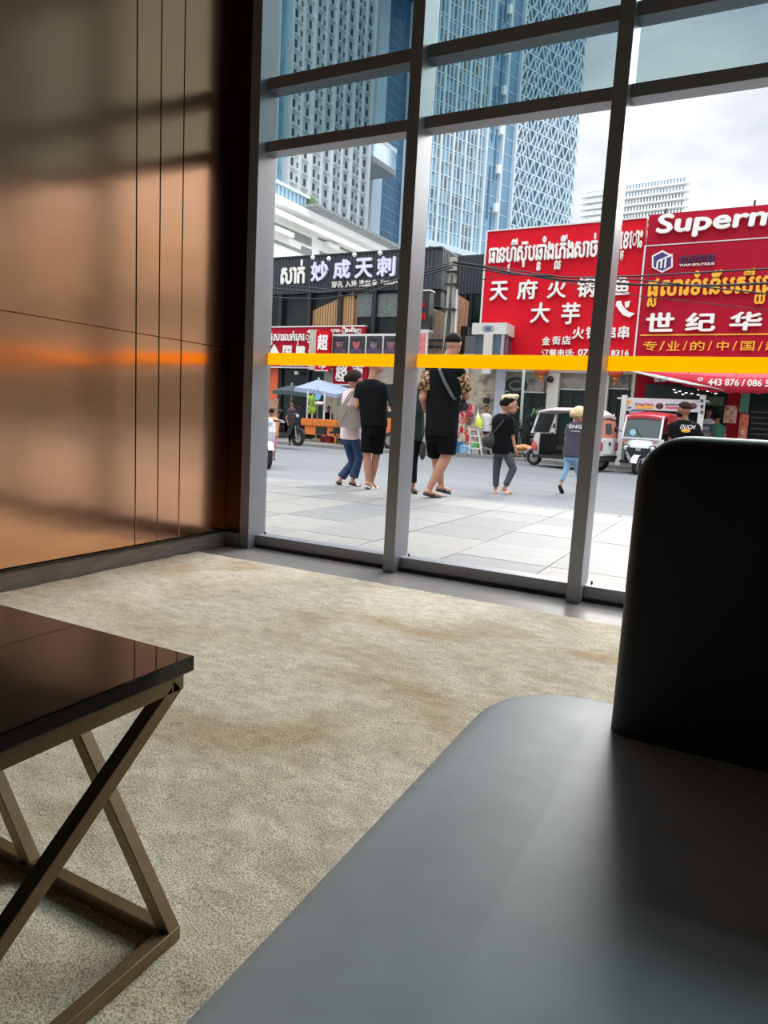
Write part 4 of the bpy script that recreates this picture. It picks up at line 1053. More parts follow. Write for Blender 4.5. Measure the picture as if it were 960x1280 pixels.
# ================================================================ PEOPLE
m_skin = mat('skin', (178, 126, 100), .55, var=.05); m_skin2 = mat('tanned_skin', (146, 96, 70), .55, var=.05)
m_hair = mat('black_hair', (14, 11, 10), .75, spec=.12, var=.3, vscale=60); m_hairbr = mat('dark_brown_hair', (40, 28, 23), .75, spec=.12, var=.3, vscale=60)
m_blond = mat('bleached_hair', (204, 178, 132), .6, var=.3, vscale=40)
m_bktee = mat('black_cotton', (15, 16, 18), .9, spec=.12, var=.12); m_bkshort = mat('black_shorts_cloth', (12, 12, 14), .9, spec=.12, var=.12)
m_eye = mat('dark_eye', (30, 22, 20), .3); m_lip = mat('lip', (150, 84, 76), .5)
def voxel(mb, root, size, m, name, smooth=3, **k):
    me = mb.mesh('tmp', root); o = bpy.data.objects.new('tmp', me); COL.objects.link(o)
    r = o.modifiers.new('r', 'REMESH'); r.mode = 'VOXEL'; r.voxel_size = size; r.use_smooth_shade = True
    if smooth: q = o.modifiers.new('s', 'SMOOTH'); q.factor = .5; q.iterations = smooth
    dg = bpy.context.evaluated_depsgraph_get(); dg.update()
    n = bpy.data.meshes.new_from_object(o.evaluated_get(dg)); bpy.data.objects.remove(o); bpy.data.meshes.remove(me)
    n.name = name; n.materials.clear()
    return link(name, n, m, root, **k)
def flatcone(mb, a, b, ra, rb, n=14): return mb.cyl(a, b, ra, rb, n)
def person(label, base, zg, head, hh, sc, hc, fwd, hfwd, sw, hw, dep, arms, legs, skin, top, bottom, shoe, hair, hairstyle='short', sleeve=.62, hem=-.16, leg=1.0, look=None, group=None, vox=.011, fat=1.0):
    """positions measured in the photograph at the person's own distance; d = metres away from the viewer"""
    P = onZ(base[0], base[1], zg); d = Vector((P.x-CAM.x, P.y-CAM.y)); ang = math.atan2(d.y, d.x)-PI/2
    fr = Frame((P.x, P.y), ang)
    root = empty('person', (P.x, P.y, zg), ang, label=label, cat='person', **({'group': group} if group else {}))
    mpp = d.length/FPX*1.0
    def J(p):
        dd = p[2] if len(p) > 2 else 0
        x, z = fr.q(p[0], p[1], dd); return Vector((x, dd, z))
    f = Vector((fwd[0], fwd[1], 0)).normalized(); l = Vector((f.y, -f.x, 0)); U = Vector((0, 0, 1))
    hf = Vector((hfwd[0], hfwd[1], hfwd[2] if len(hfwd) > 2 else 0)).normalized(); hl = Vector((hf.y, -hf.x, 0)).normalized(); hu = hl.cross(hf)
    C = J(head); a0 = fr.q(head[0], head[1]-hh/2); a1 = fr.q(head[0], head[1]+hh/2); hs = a0[1]-a1[1]
    S = J(sc); Hc = J(hc); sR = S+l*sw; sL = S-l*sw; hR = Hc+l*hw*.52; hL = Hc-l*hw*.52
    k = (C.z-zg)/1.62
    body = MB(fr.M)
    def ringsT(scale, add, t0, t1, bellyk=1.0):
        out = []
        for t, wk, dk in ((-.22, .80, .95), (-.12, .96, 1.0), (0, 1.0, 1.0), (.2, .97, 1.0), (.42, .93, .98), (.62, .97, 1.0), (.8, 1.02, .98), (.90, .97, .90), (.97, .80, .74), (1.02, .55, .60), (1.06, .36, .46)):
            if t < t0-1e-6 or t > t1+1e-6: continue
            c = Hc.lerp(S, t) if t <= 1 else S+(S-Hc)*(t-1)
            wd = (hw+(sw*1.02-hw)*max(0, min(1, t)))*wk*scale+add; dp = dep*dk*scale+add
            if t < .5: dp *= bellyk
            c = c+f*(.012)
            out.append([c+l*(wd*math.cos(2*PI*i/20))+f*(dp*math.sin(2*PI*i/20)) for i in range(20)])
        return out
    body.loft(ringsT(.88, 0, -.22, 1.1))
    # head and neck
    body.ell(C+hu*hs*.06-hf*hs*.02, (hs*.355, hs*.43, hs*.43), (hl, hf, hu), 16, 12)
    body.ell(C-hu*hs*.22+hf*hs*.09, (hs*.27, hs*.31, hs*.27), (hl, hf, hu), 14, 10)
    body.cap(C+hf*hs*.40-hu*hs*.02, C+hf*hs*.49-hu*hs*.13, hs*.035, hs*.055)
    body.cap(C+hf*hs*.36-hu*hs*.28-hl*hs*.08, C+hf*hs*.36-hu*hs*.28+hl*hs*.08, hs*.05)
    for s_ in (-1, 1): body.ell(C+hl*hs*.365*s_-hu*hs*.02, (hs*.04, hs*.09, hs*.13), (hl, hf, hu), 8, 6)
    body.cap(S+U*.01*k, C-hu*hs*.28-hf*hs*.06, .056*k*fat, .052*k*fat)
    body.cap(S-U*.06-l*sw*.45, S-U*.06+l*sw*.45, .045*k)
    # arms and hands
    sides = {'R': (sR, l), 'L': (sL, -l)}
    ends = {}
    for key, val in arms.items():
        sh, out_ = sides[key]; el = J(val[0]); ha = J(val[1]); sh2 = sh-out_*.045*k-U*.062*k
        body.cap(sh2, el, .048*k*fat, .038*k*fat); body.cap(el, ha, .037*k*fat, .025*k)
        dr = (ha-el).normalized(); curl = val[2] if len(val) > 2 else f
        n_ = (curl-dr*curl.dot(dr)).normalized() if (curl-dr*curl.dot(dr)).length > .05 else dr.orthogonal(); w_ = dr.cross(n_)
        palm = ha+dr*.045*k
        body.ell(palm, (.042*k, .018*k, .055*k), (w_, n_, dr), 10, 8)
        for i, (o_, Ln) in enumerate(((-.031, .058), (-.011, .070), (.011, .066), (.031, .052))):
            b0 = palm+w_*o_*k+dr*.04*k; b1 = b0+dr*Ln*.55*k+n_*.012*k; b2 = b1+dr*Ln*.35*k+n_*.028*k
            body.cap(b0, b1, .0088*k, .008*k, 8); body.cap(b1, b2, .008*k, .007*k, 8)
        t0 = palm-w_*.035*k-dr*.015*k; body.cap(t0, t0-w_*.022*k+dr*.04*k+n_*.012*k, .011*k, .009*k, 8)
        ends[key] = (sh2, el, ha)
    # legs
    hips = {'R': hR, 'L': hL}; lk = {}
    for key, (kn, an, toe) in legs.items():
        kn = J(kn); an = J(an); toe = J(toe); hp = hips[key]
        body.cap(hp, kn, .080*k*fat, .054*k*fat); body.cap(kn, kn.lerp(an, .35), .052*k*fat, .052*k*fat); body.cap(kn.lerp(an, .35), an, .052*k*fat, .032*k)
        dr = (toe-an); fl_ = Vector((dr.x, dr.y, dr.z)).normalized(); heel = an-Vector((dr.x, dr.y, 0)).normalized()*.035*k-U*.03*k
        body.cap(heel, toe, .030*k, .022*k); body.cap(an, an-U*.03*k, .032*k)
        lk[key] = (hp, kn, an, toe, heel)
    voxel(body, root, vox, skin, 'body', 2)
    # top
    tp = MB(fr.M); tp.loft(ringsT(1.0, .020, hem, 1.07, 1.05))
    for key, (sh2, el, ha) in ends.items():
        e = sh2.lerp(el, min(1, sleeve)) if sleeve <= 1 else el.lerp(ha, sleeve-1)
        r = .066*k*fat
        tp.ell(sh2, r*.98)
        if sleeve <= 1: flatcone(tp, sh2, e, r, r*1.02)
        else: tp.cap(sh2, el, r*.95, r*.85); flatcone(tp, el, e, r*.85, r*.75)
    tpo = voxel(tp, root, .013, top, 'shirt', 3)
    # bottom
    bt = MB(fr.M); bt.loft(ringsT(.98, .006, -.22, .02))
    for key, (hp, kn, an, toe, heel) in lk.items():
        if leg <= 1.0:
            e = hp.lerp(kn, leg); bt.cap(hp-U*.02, hp.lerp(e, .4), .088*k*fat, .088*k*fat); flatcone(bt, hp.lerp(e, .2), e, .090*k*fat, .086*k*fat)
        else:
            e = kn.lerp(an, leg-1); w2 = look if look else .046
            bt.cap(hp, kn, .092*k*fat, .064*k*fat); bt.ell(kn, .064*k*fat); flatcone(bt, kn, e, .064*k*fat, w2*k)
    voxel(bt, root, .013, bottom, 'trousers' if leg > 1 else 'shorts', 3)
    # shoes / slippers
    for key, (hp, kn, an, toe, heel) in lk.items():
        dr = (toe-heel).normalized(); sd = dr.cross(U).normalized(); un = sd.cross(dr)
        sl = MB(fr.M); rg = []
        for t, wd in ((-.12, .018), (0, .032), (.3, .036), (.7, .045), (.95, .040), (1.12, .016)):
            c = heel+(toe-heel)*t-un*.034*k
            rg.append([c+sd*wd*k*a_+un*b_*k for a_, b_ in ((-1, -.010), (1, -.010), (1, .012), (-1, .012))])
        o = sl.loft(rg, smooth=False).build('slipper', shoe[0], root)
        st_ = MB(fr.M); c = heel.lerp(toe, .62); rgs = []
        for i in range(9):
            t = PI*i/8; w_ = .047*k; p = c+sd*math.cos(t)*w_+un*(math.sin(t)*.036-.028)*k
            rgs.append([p-dr*.03*k, p+dr*.035*k, p+dr*.035*k-(p-c).normalized()*.006, p-dr*.03*k-(p-c).normalized()*.006])
        st_.loft(rgs, smooth=False).build('strap', shoe[1], o)
    # hair
    hb = MB(fr.M); n, m_ = 36, 26; V = []; F_ = []
    for j in range(m_+1):
        ph = PI*j/m_
        for i in range(n):
            t = 2*PI*i/n; dv = Vector((math.sin(ph)*math.cos(t), math.sin(ph)*math.sin(t), math.cos(ph)))
            lim = {'short': -.30, 'fade': -.02, 'long': -.8, 'bun': -.42, 'swept': -.1}[hairstyle]
            edge = lim+(.95 if hairstyle != 'fade' else .62)*max(0, dv.y+.05)**.8
            r = .72+.28*max(0, min(1, (dv.z-edge)/.16+.5))
            q_ = 1.0+.05*math.sin(i*1.4+j*.7)*(.6 if hairstyle != 'fade' else .2)
            V.append(C+hu*hs*.07-hf*hs*.02+hl*dv.x*hs*.40*r*q_+hf*dv.y*hs*.48*r*q_+hu*dv.z*hs*.48*r*q_)
    for j in range(m_):
        for i in range(n): F_.append((j*n+i, (j+1)*n+i, (j+1)*n+(i+1) % n, j*n+(i+1) % n))
    hb.add(V, F_, True)
    if hairstyle == 'bun': hb.ell(C-hf*hs*.5+hu*hs*.05, (hs*.17, hs*.17, hs*.2), (hl, hf, hu))
    if hairstyle == 'swept': hb.ell(C+hu*hs*.40+hf*hs*.22, (hs*.30, hs*.30, hs*.14), (hl, hf, hu))
    hb.build('hair', hair, root)
    # face
    for s_ in (-1, 1):
        MB(fr.M).ell(C+hf*hs*.385+hu*hs*.03+hl*hs*.13*s_, (hs*.05, hs*.02, hs*.022), (hl, hf, hu), 8, 6).build('eye', m_eye, root)
        MB(fr.M).bar(C+hf*hs*.385+hu*hs*.10+hl*hs*.07*s_, C+hf*hs*.365+hu*hs*.10+hl*hs*.20*s_, hs*.03, hs*.02).build('eyebrow', hair if hair is not m_blond else m_hair, root)
    MB(fr.M).ell(C+hf*hs*.405-hu*hs*.255, (hs*.085, hs*.02, hs*.025), (hl, hf, hu), 8, 6).build('mouth', m_lip, root)
    return root, fr, dict(S=S, Hc=Hc, sR=sR, sL=sL, hR=hR, hL=hL, l=l, f=f, C=C, hs=hs, k=k, J=J, shirt=tpo, lk=lk, ends=ends)

m_pink = mat('pale_pink_blouse', (226, 200, 198), .8); m_jean = mat('dark_blue_denim', (38, 54, 92), .85, var=.2)
m_grjean = mat('charcoal_denim', (72, 74, 80), .85, var=.25, vscale=12); m_ltjean = mat('light_blue_denim', (134, 172, 206), .85, var=.15)
m_dkgreen = mat('dark_green_tee', (30, 48, 46), .85); m_chtee = mat('charcoal_tee', (70, 66, 78), .85)
m_slipb = mat('black_rubber', (30, 30, 32), .6); m_slipw = mat('white_strap', (214, 212, 206), .6); m_slipp = mat('beige_sole', (206, 180, 150), .6)
m_slipk = mat('dark_strap', (44, 40, 40), .6)

# woman with the big taupe shoulder bag
r1, f1, p1_ = person('woman in pale pink top and dark blue jeans with taupe tote on shoulder', (436, 607), pz(4.5), (443.5, 475), 24, (440, 489), (437.5, 543), (.75, .66), (.85, .5), .155, .155, .105,
    {'R': ((450, 515, -.12), (452, 530, .08)), 'L': ((442, 512, .2), (450, 528, .3))},
    {'R': ((449.5, 571, -.05), (441, 600, -.05), (450, 606, .02)), 'L': ((441, 578, .12), (425, 599, .05), (431, 606, .1))},
    m_skin, m_pink, m_jean, (m_slipb, m_slipw), m_hairbr, 'bun', sleeve=1.7, hem=-.12, leg=1.9, look=.075)
Jf = p1_['J']
bag = empty('shoulder_bag', f1.W(*Jf((437, 535, -.3))), f1.ang, label='large taupe leather tote bag on the back of the woman in pink', cat='bag')
bb = MB(f1.M); q = [Jf(p) for p in ((420, 507, -.22), (451, 507, -.26), (452.5, 535, -.24), (423.5, 534, -.22))]
th = Vector((0, .11, 0)); rg = []
c4 = [q[0], q[1], q[1]+th*.5, q[0]+th*.5]; c3 = [q[3]-th*.25, q[2]-th*.25, q[2]+th, q[3]+th]
bb.loft([c4, [a_.lerp(b_, .5) for a_, b_ in zip(c4, c3)], c3], smooth=False)
m_taupe = mat('taupe_leather', (134, 126, 114), .6, var=.08)
bb.build('bag_body', m_taupe, bag, bevel=.012)
tri = MB(f1.M); e_ = Vector((0, -.012, 0)); A, B, D = [Jf(p)+e_ for p in ((433, 513, -.235), (423.5, 530.5, -.235), (436, 514, -.235))]
tri.bar(A, B, .012, .008); tri.bar(D, Jf((447, 531, -.25))+e_, .012, .008); tri.build('seam', mat('taupe_edge', (160, 152, 140), .6), bag)
for dx in (-.02, .03):
    MB(f1.M).tube([Jf((429+dx*60, 508, -.21)), Jf((438+dx*60, 492, -.18)), Jf((444, 485.5, -.06)), Jf((447, 492, -.14)), Jf((446.5+dx*40, 508, -.22))], .012, 6).build('strap', m_taupe, bag)

# man in black tee and shorts beside her
r2, f2, p2 = person('man in black tee and black shorts with white sandals beside the woman in pink', (462, 611.5), pz(4.5), (470, 454.5), 24.5, (464.5, 477.5), (467.5, 533), (.3, .95), (.96, .25), .205, .17, .12,
    {'R': ((482, 508, .02), (484, 511, .34)), 'L': ((446, 507, .04), (452, 518, .30))},
    {'L': ((459, 571, .02), (460, 602, .0), (466, 610, .16)), 'R': ((470, 571, .10), (464.5, 602, .16), (474, 609.5, .30))},
    m_skin, m_bktee, m_bkshort, (m_slipw, m_slipw), m_hair, 'short', sleeve=.62, hem=-.10, leg=.86)

# dark figure partly behind the mullion
r3, f3, p3 = person('person in dark green tee and black trousers mostly hidden behind the middle window post', (516, 617), pz(4.7), (513, 468), 23, (514, 484), (515, 538), (-.4, .9), (-.5, .85), .19, .16, .12,
    {'R': ((525, 512, .02), (526, 532, .1)), 'L': ((503, 512, .1), (503, 535, .15))},
    {'R': ((516.5, 576, .05), (516, 606, .0), (521, 614, -.05)), 'L': ((509, 576, .15), (506, 607, .2), (503, 613, .3))},
    m_skin2, m_dkgreen, m_bktee, (m_slipb, m_slipk), m_hair, 'short', sleeve=.7, hem=-.22, leg=1.92, look=.055)
J3 = p3['J']
bg3 = empty('handbag', f3.W(*J3((528.5, 578, -.05))), f3.ang, label='dark grey oval bag carried low beside the big man in leopard sleeves', cat='bag')
MB(f3.M).ell(J3((528.5, 563, -.02)), (.045, .05, .13)).build('bag_body', mat('dark_grey_nylon', (58, 56, 56), .7), bg3)
MB(f3.M).tube([J3((527, 551, -.02)), J3((526.5, 541, 0)), J3((526.5, 535, .03))], .008).build('strap', m_slipb, bg3)

# big man, leopard sleeves and crossbody bag
m_leo = print_mat('leopard_print', [(196, 160, 112), (170, 124, 76), (28, 22, 18), (30, 24, 18)], 30, .8)
_t = m_leo.node_tree
r4, f4, p4 = person('big man in black tee with leopard print sleeves, black shorts and slides', (545, 622), pz(4.0), (567.5, 430.5), 26.5, (556, 456.5), (551.5, 536), (.45, .9), (.55, .83), .235, .20, .155,
    {'R': ((583, 495, .06), (577, 500, .34)), 'L': ((528.5, 497, .0), (531, 510, .22))},
    {'R': ((558, 570, -.02), (536.5, 611, -.05), (551, 620, .05)), 'L': ((546, 572, .2), (551.5, 606, .25), (562, 613, .35))},
    m_skin, m_bktee, m_bkshort, (m_slipb, m_slipk), m_hair, 'fade', sleeve=.35, hem=-.16, leg=.92, fat=1.18)
sl4 = MB(f4.M)
for key in 'RL':
    sh2, el, ha = p4['ends'][key]; a_ = sh2.lerp(el, .10); b_ = sh2.lerp(el, .78); k4 = p4['k']
    m1 = MB(f4.M); m1.loft([[a_+x for x in ()] or [], ]) if False else None
    o = MB(f4.M).cyl(a_, b_, .094*k4, .086*k4, 18, caps=False).build('leopard_sleeve', m_leo, r4)
    q_ = o.modifiers.new('t', 'SOLIDIFY'); q_.thickness = .008
J4 = p4['J']
b4 = empty('crossbody_bag', f4.W(*J4((577, 515, .1))), f4.ang, label='black crossbody bag at the big man\'s right hip with grey strap', cat='bag')
MB(f4.M).ell(J4((576, 507, .12)), (.11, .07, .08)).build('bag_body', m_slipb, b4)
stp = [J4((548, 456, -.10)), J4((550, 463, -.20)), J4((556, 478, -.215)), J4((566, 496, -.20)), J4((575, 506, -.02))]
o = MB(f4.M)
for i in range(4): o.bar(stp[i], stp[i+1], .038, .01, (0, -1, 0))
o.build('strap', mat('grey_webbing', (84, 88, 88), .8), b4)

# pedestrian with bleached hair crossing the road
r5, f5, p5 = person('man with bleached swept hair, black tee and charcoal jeans crossing the road', (630, 617.5), ZR, (636.5, 506.5), 24, (629, 519.5), (628, 562), (.75, .66), (1, .05), .21, .175, .165,
    {'R': ((640, 544, -.1), (644, 562, -.08)), 'L': ((619, 542, .2), (626, 556, .3))},
    {'L': ((620.5, 588, .1), (619.5, 611, .1), (620.5, 616, .02)), 'R': ((641.5, 586, -.05), (631, 609.5, -.05), (639.5, 616, -.1))},
    m_skin, m_bktee, m_grjean, (m_slipp, m_slipp), m_hair, 'short', sleeve=.95, hem=-.14, leg=1.88, look=.056, fat=1.12)
hC, hs5 = p5['C'], p5['hs']; hx_ = Vector((1, .05, 0)).normalized(); hy_ = Vector((.05, -1, 0))
MB(f5.M).ell(hC+Vector((.02*hs5, 0, .40*hs5)), (.42*hs5, .34*hs5, .19*hs5)).ell(hC+Vector((.28*hs5, 0, .47*hs5)), (.20*hs5, .26*hs5, .13*hs5)).ell(hC+Vector((-.34*hs5, 0, .26*hs5)), (.11*hs5, .24*hs5, .26*hs5)).build('bleached_top', m_blond, r5)
J5 = p5['J']
b5 = empty('sling_bag', f5.W(*J5((612, 560, -.1))), f5.ang, label='dark sling bag on the back of the man with bleached hair', cat='bag')
MB(f5.M).ell(J5((612.5, 551, -.05)), (.14, .10, .13)).build('bag_body', m_slipk, b5, )
o = MB(f5.M); stp = [J5((612, 545, -.14)), J5((620, 537, -.20)), J5((629, 526, -.19)), J5((635, 518, -.10))]
for i in range(3): o.bar(stp[i], stp[i+1], .03, .01, (0, -1, 0))
o.build('strap', m_slipk, b5)

# girl with the dark printed tee
r6, f6, p6 = person('blond person in charcoal printed tee and light blue jeans behind the right window post', (700, 617), ZR, (724, 519), 21, (719, 530), (714, 567), (.6, .8), (.8, .55), .17, .15, .115,
    {'L': ((708, 548, .0), (706, 560, .06)), 'R': ((732, 548, .1), (733, 562, .15))},
    {'L': ((709, 583, .0), (701, 604, -.02), (703.5, 614.5, .1)), 'R': ((722, 588, .15), (727, 606, .2), (732, 613, .35))},
    m_skin, m_chtee, m_ltjean, (m_slipb, m_slipk), m_blond, 'bun', sleeve=.75, hem=-.16, leg=1.85, look=.05)
F6 = Frame(f6.W(0, -.152, 0).xy, f6.ang)
def ftext(s_, fr_, u0, v0, u1, v1, m, par, **k): return letter_px(s_, fr_, u0, (v0+v1)/2, u1, (v0+v1)/2, v1-v0, 0, m, par, thick=.008, **k)
ftext('ENG', F6, 711.5, 531, 727, 535.6, m_letw, r6, bold=.02); ftext('FASHION', F6, 714, 538.2, 725, 540, m_letw, r6)

# man with the beard and printed back
r7, f7, p7 = person('bearded man in black tee with slanted white lettering on its back, beyond the sofa', (858, 637), ZR, (855, 512.5), 20, (856, 528), (857, 578), (.1, 1), (-.85, .5), .215, .17, .13,
    {'L': ((838, 552, .02), (841, 574, .1)), 'R': ((876, 552, .02), (874, 575, .1))},
    {'L': ((851, 606, .02), (850, 629, .02), (849, 635, .15)), 'R': ((864, 606, .02), (865, 629, .02), (866, 635, .15))},
    m_skin2, m_bktee, m_grjean, (m_slipb, m_slipk), m_hairbr, 'fade', sleeve=.7, leg=1.9)
C7, h7 = p7['C'], p7['hs']; hf7 = Vector((-.85, .5, 0)).normalized()
MB(f7.M).ell(C7+hf7*h7*.12-Vector((0, 0, .27*h7)), (h7*.34, h7*.30, h7*.22)).build('beard', m_hairbr, r7)
F7 = Frame(f7.W(0, -.168, 0).xy, f7.ang)
ftext('DUCH', F7, 850, 531, 869.5, 536.2, m_letw, r7, bold=.02, shear=.35); 
MB(F7.M).ell((F7.q(857, 538.5)[0], 0, F7.q(857, 538.5)[1]), (.07, .012, .03)).build('yellow_print', m_lety, r7)

# people across the street
def far_person(label, base, htop, fwd, top, bottom, skin=m_skin2, hair=m_hair, zg=ZP, hs='short', leg=1.9, wide=1.0, arm=0):
    u, v = base; H = v-htop; U_ = lambda t: v-H*t
    person(label, base, zg, (u, U_(.935)), H*.135, (u, U_(.82)), (u, U_(.50)), fwd, fwd, .17*wide, .15*wide, .11*wide,
        {'L': ((u-H*.13, U_(.62), .0), (u-H*.10, U_(.50+arm), -.1)), 'R': ((u+H*.13, U_(.62), .0), (u+H*.10, U_(.50+arm), -.1))},
        {'L': ((u-H*.05, U_(.26), .0), (u-H*.05, U_(.04), .0), (u-H*.06, U_(.012), .12*fwd[1])), 'R': ((u+H*.05, U_(.26), .0), (u+H*.05, U_(.04), .0), (u+H*.06, U_(.012), .12*fwd[1]))},
        skin, top, bottom, (m_slipb, m_slipk), hair, hs, leg=leg, vox=.014)
far_person('shopkeeper in white top and maroon trousers behind the toy stall', (608, 567), 507, (.1, -1), mat('white_tee', (214, 212, 214), .8), mat('maroon_cloth', (92, 36, 48), .8), arm=.12)
far_person('vendor in dark clothes bending at the orange food cart', (411, 552), 508, (-.6, -.8), m_bktee, m_bkshort, arm=.08)
far_person('person in dark maroon shirt standing behind the parked black scooter', (365, 556), 501, (-.7, -.6), mat('dark_maroon', (60, 34, 42), .8), m_bkshort)
far_person('person in striped shirt near the supermarket door', (886, 587), 511, (.2, -1), print_mat('navy_stripes', [(40, 46, 80), (220, 222, 230)], 14, .8, (.1, .1, 4), 'vor'), m_bkshort)
far_person('person in green shirt near the supermarket door', (897, 589), 518, (.1, 1), mat('bottle_green', (42, 92, 74), .8), m_bkshort, wide=1.15)
far_person('person in orange vest at left edge behind the parked motorcycle', (339.5, 575), 511, (.2, .95), mat('salmon_top', (222, 150, 110), .8), mat('bright_pink_cloth', (232, 110, 168), .8), zg=ZR, leg=.9)

# ================================================================ VEHICLES
m_vw = mat('white_vehicle_paint', (214, 216, 216), .3, coat=.5, var=.04); m_vr = mat('red_vehicle_paint', (176, 30, 44), .3, coat=.5)
m_tyre = mat('tyre_rubber', (28, 28, 29), .85); m_rimg = mat('grey_wheel_rim', (150, 146, 140), .4, metal=.5); m_taill = mat('red_tail_lamp', (190, 20, 50), .3)
m_vblk = mat('black_plastic', (24, 25, 27), .5); m_canvas = mat('pinkish_white_canvas', (196, 180, 178), .8, var=.08); m_roseC = mat('faded_rose_canvas', (206, 128, 112), .8, var=.15)
m_wglass = mat('vehicle_glass', (74, 84, 84), .08, spec=.5); m_hl = mat('headlamp_glass', (200, 206, 210), .1, spec=1)
def wheel(M, c, r, wd, par, axis=(0, 1, 0), spokes=False):
    c = Vector(c); ax = Vector(axis); u = Vector((0, 0, 1)); v = ax.cross(u); n = 22; rings = []
    for a_, rr in ((-.5, .62), (-.5, .88), (-.34, .99), (0, 1.0), (.34, .99), (.5, .88), (.5, .62), (-.5, .62)):
        rings.append([c+ax*a_*wd+(u*math.cos(2*PI*i/n)+v*math.sin(2*PI*i/n))*r*rr for i in range(n)])
    ty = MB(M).loft(rings, cap=False).build('wheel', m_tyre, par)
    rm = MB(M)
    if spokes:
        rm.cyl(c-ax*wd*.4, c+ax*wd*.4, r*.12)
        for i in range(6):
            t = 2*PI*i/6; d = u*math.cos(t)+v*math.sin(t); rm.bar(c+d*r*.1, c+d*r*.64, .03, .03, tuple(ax))
    else:
        rm.cyl(c-ax*wd*.3, c+ax*wd*.3, r*.64, n=18); rm.cyl(c-ax*wd*.45, c+ax*wd*.45, r*.2, n=10)
    rm.build('rim', m_rimg, ty)
def tuktuk(loc, head, label, roofm, cowlm, backm, plate=True):
    root = empty('auto_rickshaw', loc, head, label=label, cat='vehicle'); M = WM[root.name]
    wheel(M, (1.02, 0, .24), .24, .11, root); wheel(M, (-.85, .56, .24), .24, .13, root); wheel(M, (-.85, -.56, .24), .24, .13, root)
    MB(M).box(-1.25, .72, -.60, .60, .28, .36).build('floor_pan', m_vblk, root, bevel=.01)
    MB(M).prism([(-1.28, .34), (-.30, .34), (-.30, .62), (-.52, .66), (-.55, .92), (-1.26, .96)], -.64, .64).build('rear_body', m_vw, root, bevel=.03)
    MB(M).box(-1.33, -1.27, -.55, .55, .36, .46).build('rear_bumper', m_vblk, root)
    for s_ in (-1, 1):
        MB(M).box(-1.31, -1.27, s_*.54-.06, s_*.54+.06, .60, .84).build('tail_lamp', m_taill, root, bevel=.01)
        MB(M).box(-1.12, -.58, s_*.64-.03, s_*.64+.03, .30, .56).build('rear_mudguard', m_vw, root, bevel=.02)
    pn = MB(M).box(-1.30, -1.27, -.32, .32, .50, .92).build('engine_hatch', m_vw, root, bevel=.01)
    pl = MB(M).box(-1.315, -1.30, -.18, .18, .50, .62).build('number_plate', m_rim, pn)
    MB(M).box(-1.315, -1.30, -.07, .07, .76, .84).build('hatch_badge', m_vblk, pn)
    # back canvas with window
    MB(M).loft([[(-1.25, -.60, .95), (-1.25, .60, .95), (-1.21, .60, .95), (-1.21, -.60, .95)], [(-1.20, -.54, 1.42), (-1.20, .54, 1.42), (-1.16, .54, 1.42), (-1.16, -.54, 1.42)], [(-1.02, -.48, 1.66), (-1.02, .48, 1.66), (-.98, .48, 1.66), (-.98, -.48, 1.66)]], smooth=False).build('back_canvas', backm, root)
    MB(M).prism([(-1.262, 1.08), (-1.222, 1.36), (-1.20, 1.36), (-1.24, 1.08)], -.2, .2).build('back_window', m_wglass, root)
    # roof
    rings = []
    for x, z, wd in ((-1.22, 1.56, .50), (-1.0, 1.69, .56), (-.4, 1.73, .60), (.3, 1.72, .60), (.66, 1.66, .58), (.74, 1.60, .54)):
        rings.append([(x, wd*c_, z+h_) for c_, h_ in ((-1, -.08), (-.92, -.01), (-.5, .03), (0, .045), (.5, .03), (.92, -.01), (1, -.08), (.9, -.07), (0, -.03), (-.9, -.07))])
    MB(M).loft(rings).build('roof_canopy', roofm, root)
    # front cowl
    rings = []
    for z, x1_, wd in ((.30, .95, .30), (.45, 1.0, .40), (.70, .98, .52), (.92, .92, .57), (1.0, .86, .57)):
        rings.append([(x1_, -wd*.35, z), (x1_, wd*.35, z), (x1_-.08, wd*.8, z), (.66, wd, z), (.62, wd*.9, z), (.62, -wd*.9, z), (.66, -wd, z), (x1_-.08, -wd*.8, z)])
    cw = MB(M).loft(rings).build('front_cowl', cowlm, root, bevel=.01)
    MB(M).prism([(-.34, .74), (-.22, .50), (-.12, .44), (.12, .44), (.22, .50), (.34, .74)], .955, 1.008, 'x').build('grille', m_vblk, cw)
    MB(M).box(.99, 1.012, -.07, .07, .66, .74).build('badge', m_steel, cw)
    for s_ in (-1, 1):
        h_ = MB(M).cyl((.88, s_*.36, .72), (.955, s_*.36, .72), .105, .10, 16).build('headlamp', m_vblk, cw)
        MB(M).ell((.955, s_*.36, .72), (.025, .075, .075)).build('lens', m_hl, cw)
        MB(M).box(.90, .935, s_*.42-.07, s_*.42+.07, .90, .93).build('indicator', m_orange, cw)
    mg = MB(M)
    for i in range(8):
        t0 = PI*(.08+.84*i/8); t1 = PI*(.08+.84*(i+1)/8)
        mg.bar((1.02+.285*math.cos(t0), 0, .25+.285*math.sin(t0)), (1.02+.285*math.cos(t1), 0, .25+.285*math.sin(t1)), .17, .02, (0, 0, 1) if abs(math.cos(t0)) < .8 else (1, 0, 0))
    mg.build('front_mudguard', m_vw, root)
    MB(M).bar((1.02, .09, .24), (.92, .12, .62), .035, .035).bar((1.02, -.09, .24), (.92, -.12, .62), .035, .035).build('fork', m_vblk, root)
    MB(M).box(.60, .625, -.50, .50, .36, .98).build('inner_panel', m_vblk, root)
    # windscreen
    MB(M).loft([[(.88, -.50, 1.0), (.88, .50, 1.0), (.865, .50, 1.0), (.865, -.50, 1.0)], [(.70, -.47, 1.58), (.70, .47, 1.58), (.685, .47, 1.58), (.685, -.47, 1.58)]], smooth=False).build('windscreen', m_wglass, root)
    fr_ = MB(M)
    for s_ in (-1, 1): fr_.bar((.885, s_*.52, .98), (.70, s_*.50, 1.62), .05, .05)
